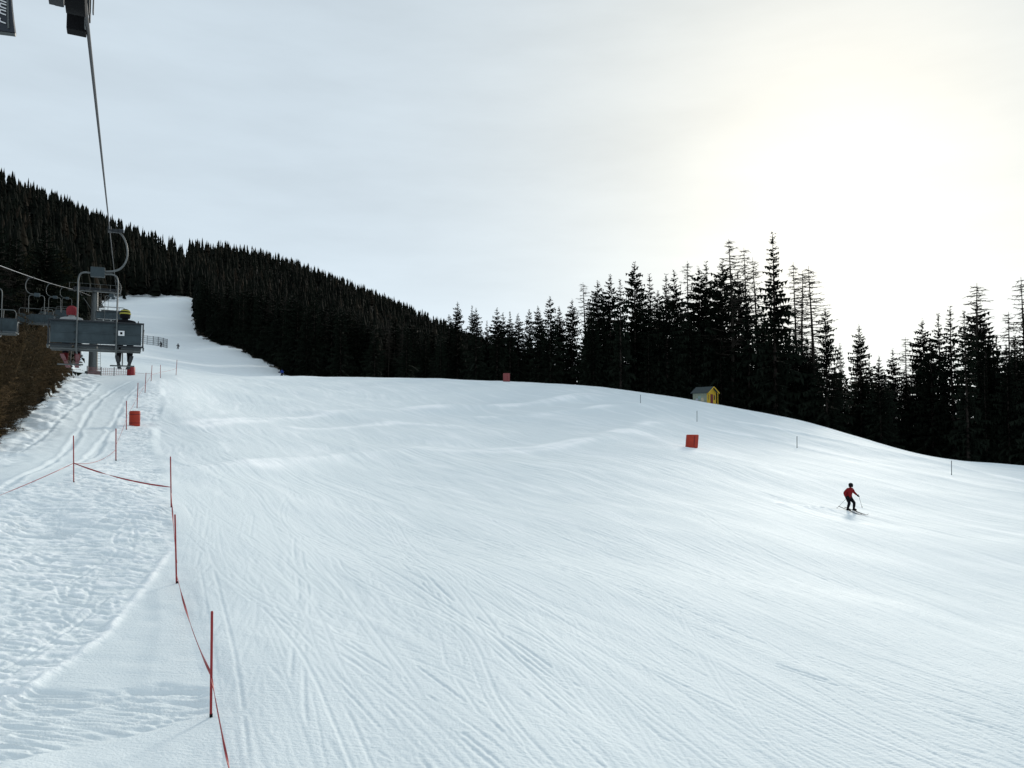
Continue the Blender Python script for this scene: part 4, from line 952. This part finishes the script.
# netting and mats round the foot of the lift tower
fb = W(100, 375, 92); 
def gz(p): return Vector((p.x, p.y, ground(p.x, p.y)))
def net_fence(ptsW, h, mt_net, mt_post, label, name, cell=.25, bar=.02):
    b0 = gz(ptsW[0]); e = empty(name, b0, 0, label, 'fence')
    m = MB(); q = []
    for a, b in zip(ptsW[:-1], ptsW[1:]):
        n = max(1, int((b - a).length / cell))
        for i in range(n): q.append(a.lerp(b, i / n))
    q.append(ptsW[-1]); q = [gz(p) - b0 for p in q]
    for p in q: m.tube([p + Vector((0, 0, .1)), p + Vector((0, 0, h - .05))], bar * .6, 4)
    nz_ = max(2, int(h / cell))
    for k in range(nz_ + 1): m.tube([p + Vector((0, 0, .1 + (h - .15) * k / nz_)) for p in q], bar * .7, 4)
    m.build('netting', mt_net, e)
    for p in ptsW:
        c = gz(p) - b0; mm = MB(); mm.tube([c + Vector((0, 0, -.3)), c + Vector((0, 0, h + .08))], bar * 1.6, 7); mm.build('post', mt_post, e)
    return e
net_fence([W(87, 375, 91), W(101, 375, 90), W(114, 375, 90.5), W(128, 375, 91.5)], .95, PINK, DARKSTEEL, 'pale red net fence around the foot of the lift tower', 'safety_net', .22, .03)
pad_block(131, 376, 91, .85, 1.05, .8, mat('deep_red_vinyl', (.25, .012, .015), .5), 'small dark red mat at the right end of the tower net')
net_fence([W(140, 347, 228), W(147, 347, 228), W(153, 348, 226), W(158, 349, 223), (W(163, 350, 219)), W(167, 351, 215)], 2.6, NETM, DARKSTEEL, 'dark curved net fence at the left edge of the upper piste', 'net_fence', .6, .05)

# ------------------------------------------------------------------ the small wooden hut
hb = W(704.5, 403, 124); hb.z = ground(hb.x, hb.y) - .15
hut = empty('wooden_hut', hb, R(38), 'small yellow wooden hut with grey gable roof at the edge of the wood', 'hut')
w_, l_, hw, hr = 2.3, 2.85, 1.7, 2.52      # gable front faces local -y
m = MB()
m.add([(-w_/2, -l_/2, -.4), (w_/2, -l_/2, -.4), (w_/2, -l_/2, hw), (0, -l_/2, hr), (-w_/2, -l_/2, hw), (-w_/2, -l_/2 + .06, -.4), (w_/2, -l_/2 + .06, -.4), (w_/2, -l_/2 + .06, hw), (0, -l_/2 + .06, hr), (-w_/2, -l_/2 + .06, hw)],
      [(0, 1, 2, 3, 4), (9, 8, 7, 6, 5), (0, 5, 6, 1), (1, 6, 7, 2), (2, 7, 8, 3), (3, 8, 9, 4), (4, 9, 5, 0)])
for z in np.arange(-.3, hw, .16): m.box((0, -l_/2 - .004, z), (w_ * .985, .012, .135))
m.build('front_wall', YELLOW, hut)
for s, mt_ in ((-1, PALEW), (1, PALEW)):
    m = MB(); m.box((s * (w_/2 - .03), .03, hw/2 - .2), (.06, l_ - .06, hw + .38))
    for z in np.arange(-.2, hw - .05, .16): m.box((s * (w_/2 + .004), .03, z), (.012, l_ - .1, .135))
    m.build('side_wall', mt_, hut)
m = MB(); m.box((0, l_/2, hw/2 - .2), (w_ - .13, .06, hw + .35)); m.build('rear_wall', YELLOW, hut)
m = MB(); sl_ = math.atan2(hr - hw, w_/2); ln_ = (w_/2 + .28) / math.cos(sl_)
for s in (-1, 1): m.box((s * (w_/2 + .28)/2, -.12, hr + .06 - math.tan(sl_) * (w_/2 + .28)/2), (ln_, l_ + .75, .07), 0, Matrix.Rotation(s * sl_, 3, 'Y'))
rf = m.build('roof', ROOFM, hut)
m = MB()
for s in (-1, 1): m.box((s * (w_/2 + .28)/2, -l_/2 - .50, hr + .02 - math.tan(sl_) * (w_/2 + .28)/2), (ln_, .03, .15), 0, Matrix.Rotation(s * sl_, 3, 'Y'))
m.build('bargeboard', YELLOW, rf)
m = MB(); m.box((0, -l_/2 - .02, .62), (.62, .05, 1.5)); dr = m.build('door', DOORR, hut)
m = MB(); m.box((.22, -l_/2 - .05, .62), (.03, .03, .12)); m.build('handle', DARKSTEEL, dr)
for s in (-1, 1):
    m = MB(); m.box((s * .68, -l_/2 - .02, .85), (.34, .04, .75)); wn = m.build('window', WINDM, hut)
    m = MB()
    for dx in (-.19, .19): m.box((s * .68 + dx, -l_/2 - .03, .85), (.04, .05, .83))
    for dz in (-.40, .40): m.box((s * .68, -l_/2 - .03, .85 + dz), (.34, .05, .04))
    m.build('window_frame', YELLOW, wn)
for k, (y, z, c) in enumerate([(-.5, .5, (.5, .42, .30)), (.1, .8, (.25, .36, .34)), (.6, .4, (.45, .45, .5))]):
    m = MB(); m.box((-w_/2 - .016, y, z), (.012, .5, .6)); m.build('painted_board', mat('board_paint_' + 'abc'[k], c, .7, 0, .4, 4), hut)
# porch posts under the overhanging gable
for s in (-1, 1):
    m = MB(); m.box((s * (w_/2 - .08), -l_/2 - .40, hw/2 - .25), (.09, .09, hw + .40)); m.build('porch_post', YELLOW, hut)
print('objects', len(bpy.data.objects))
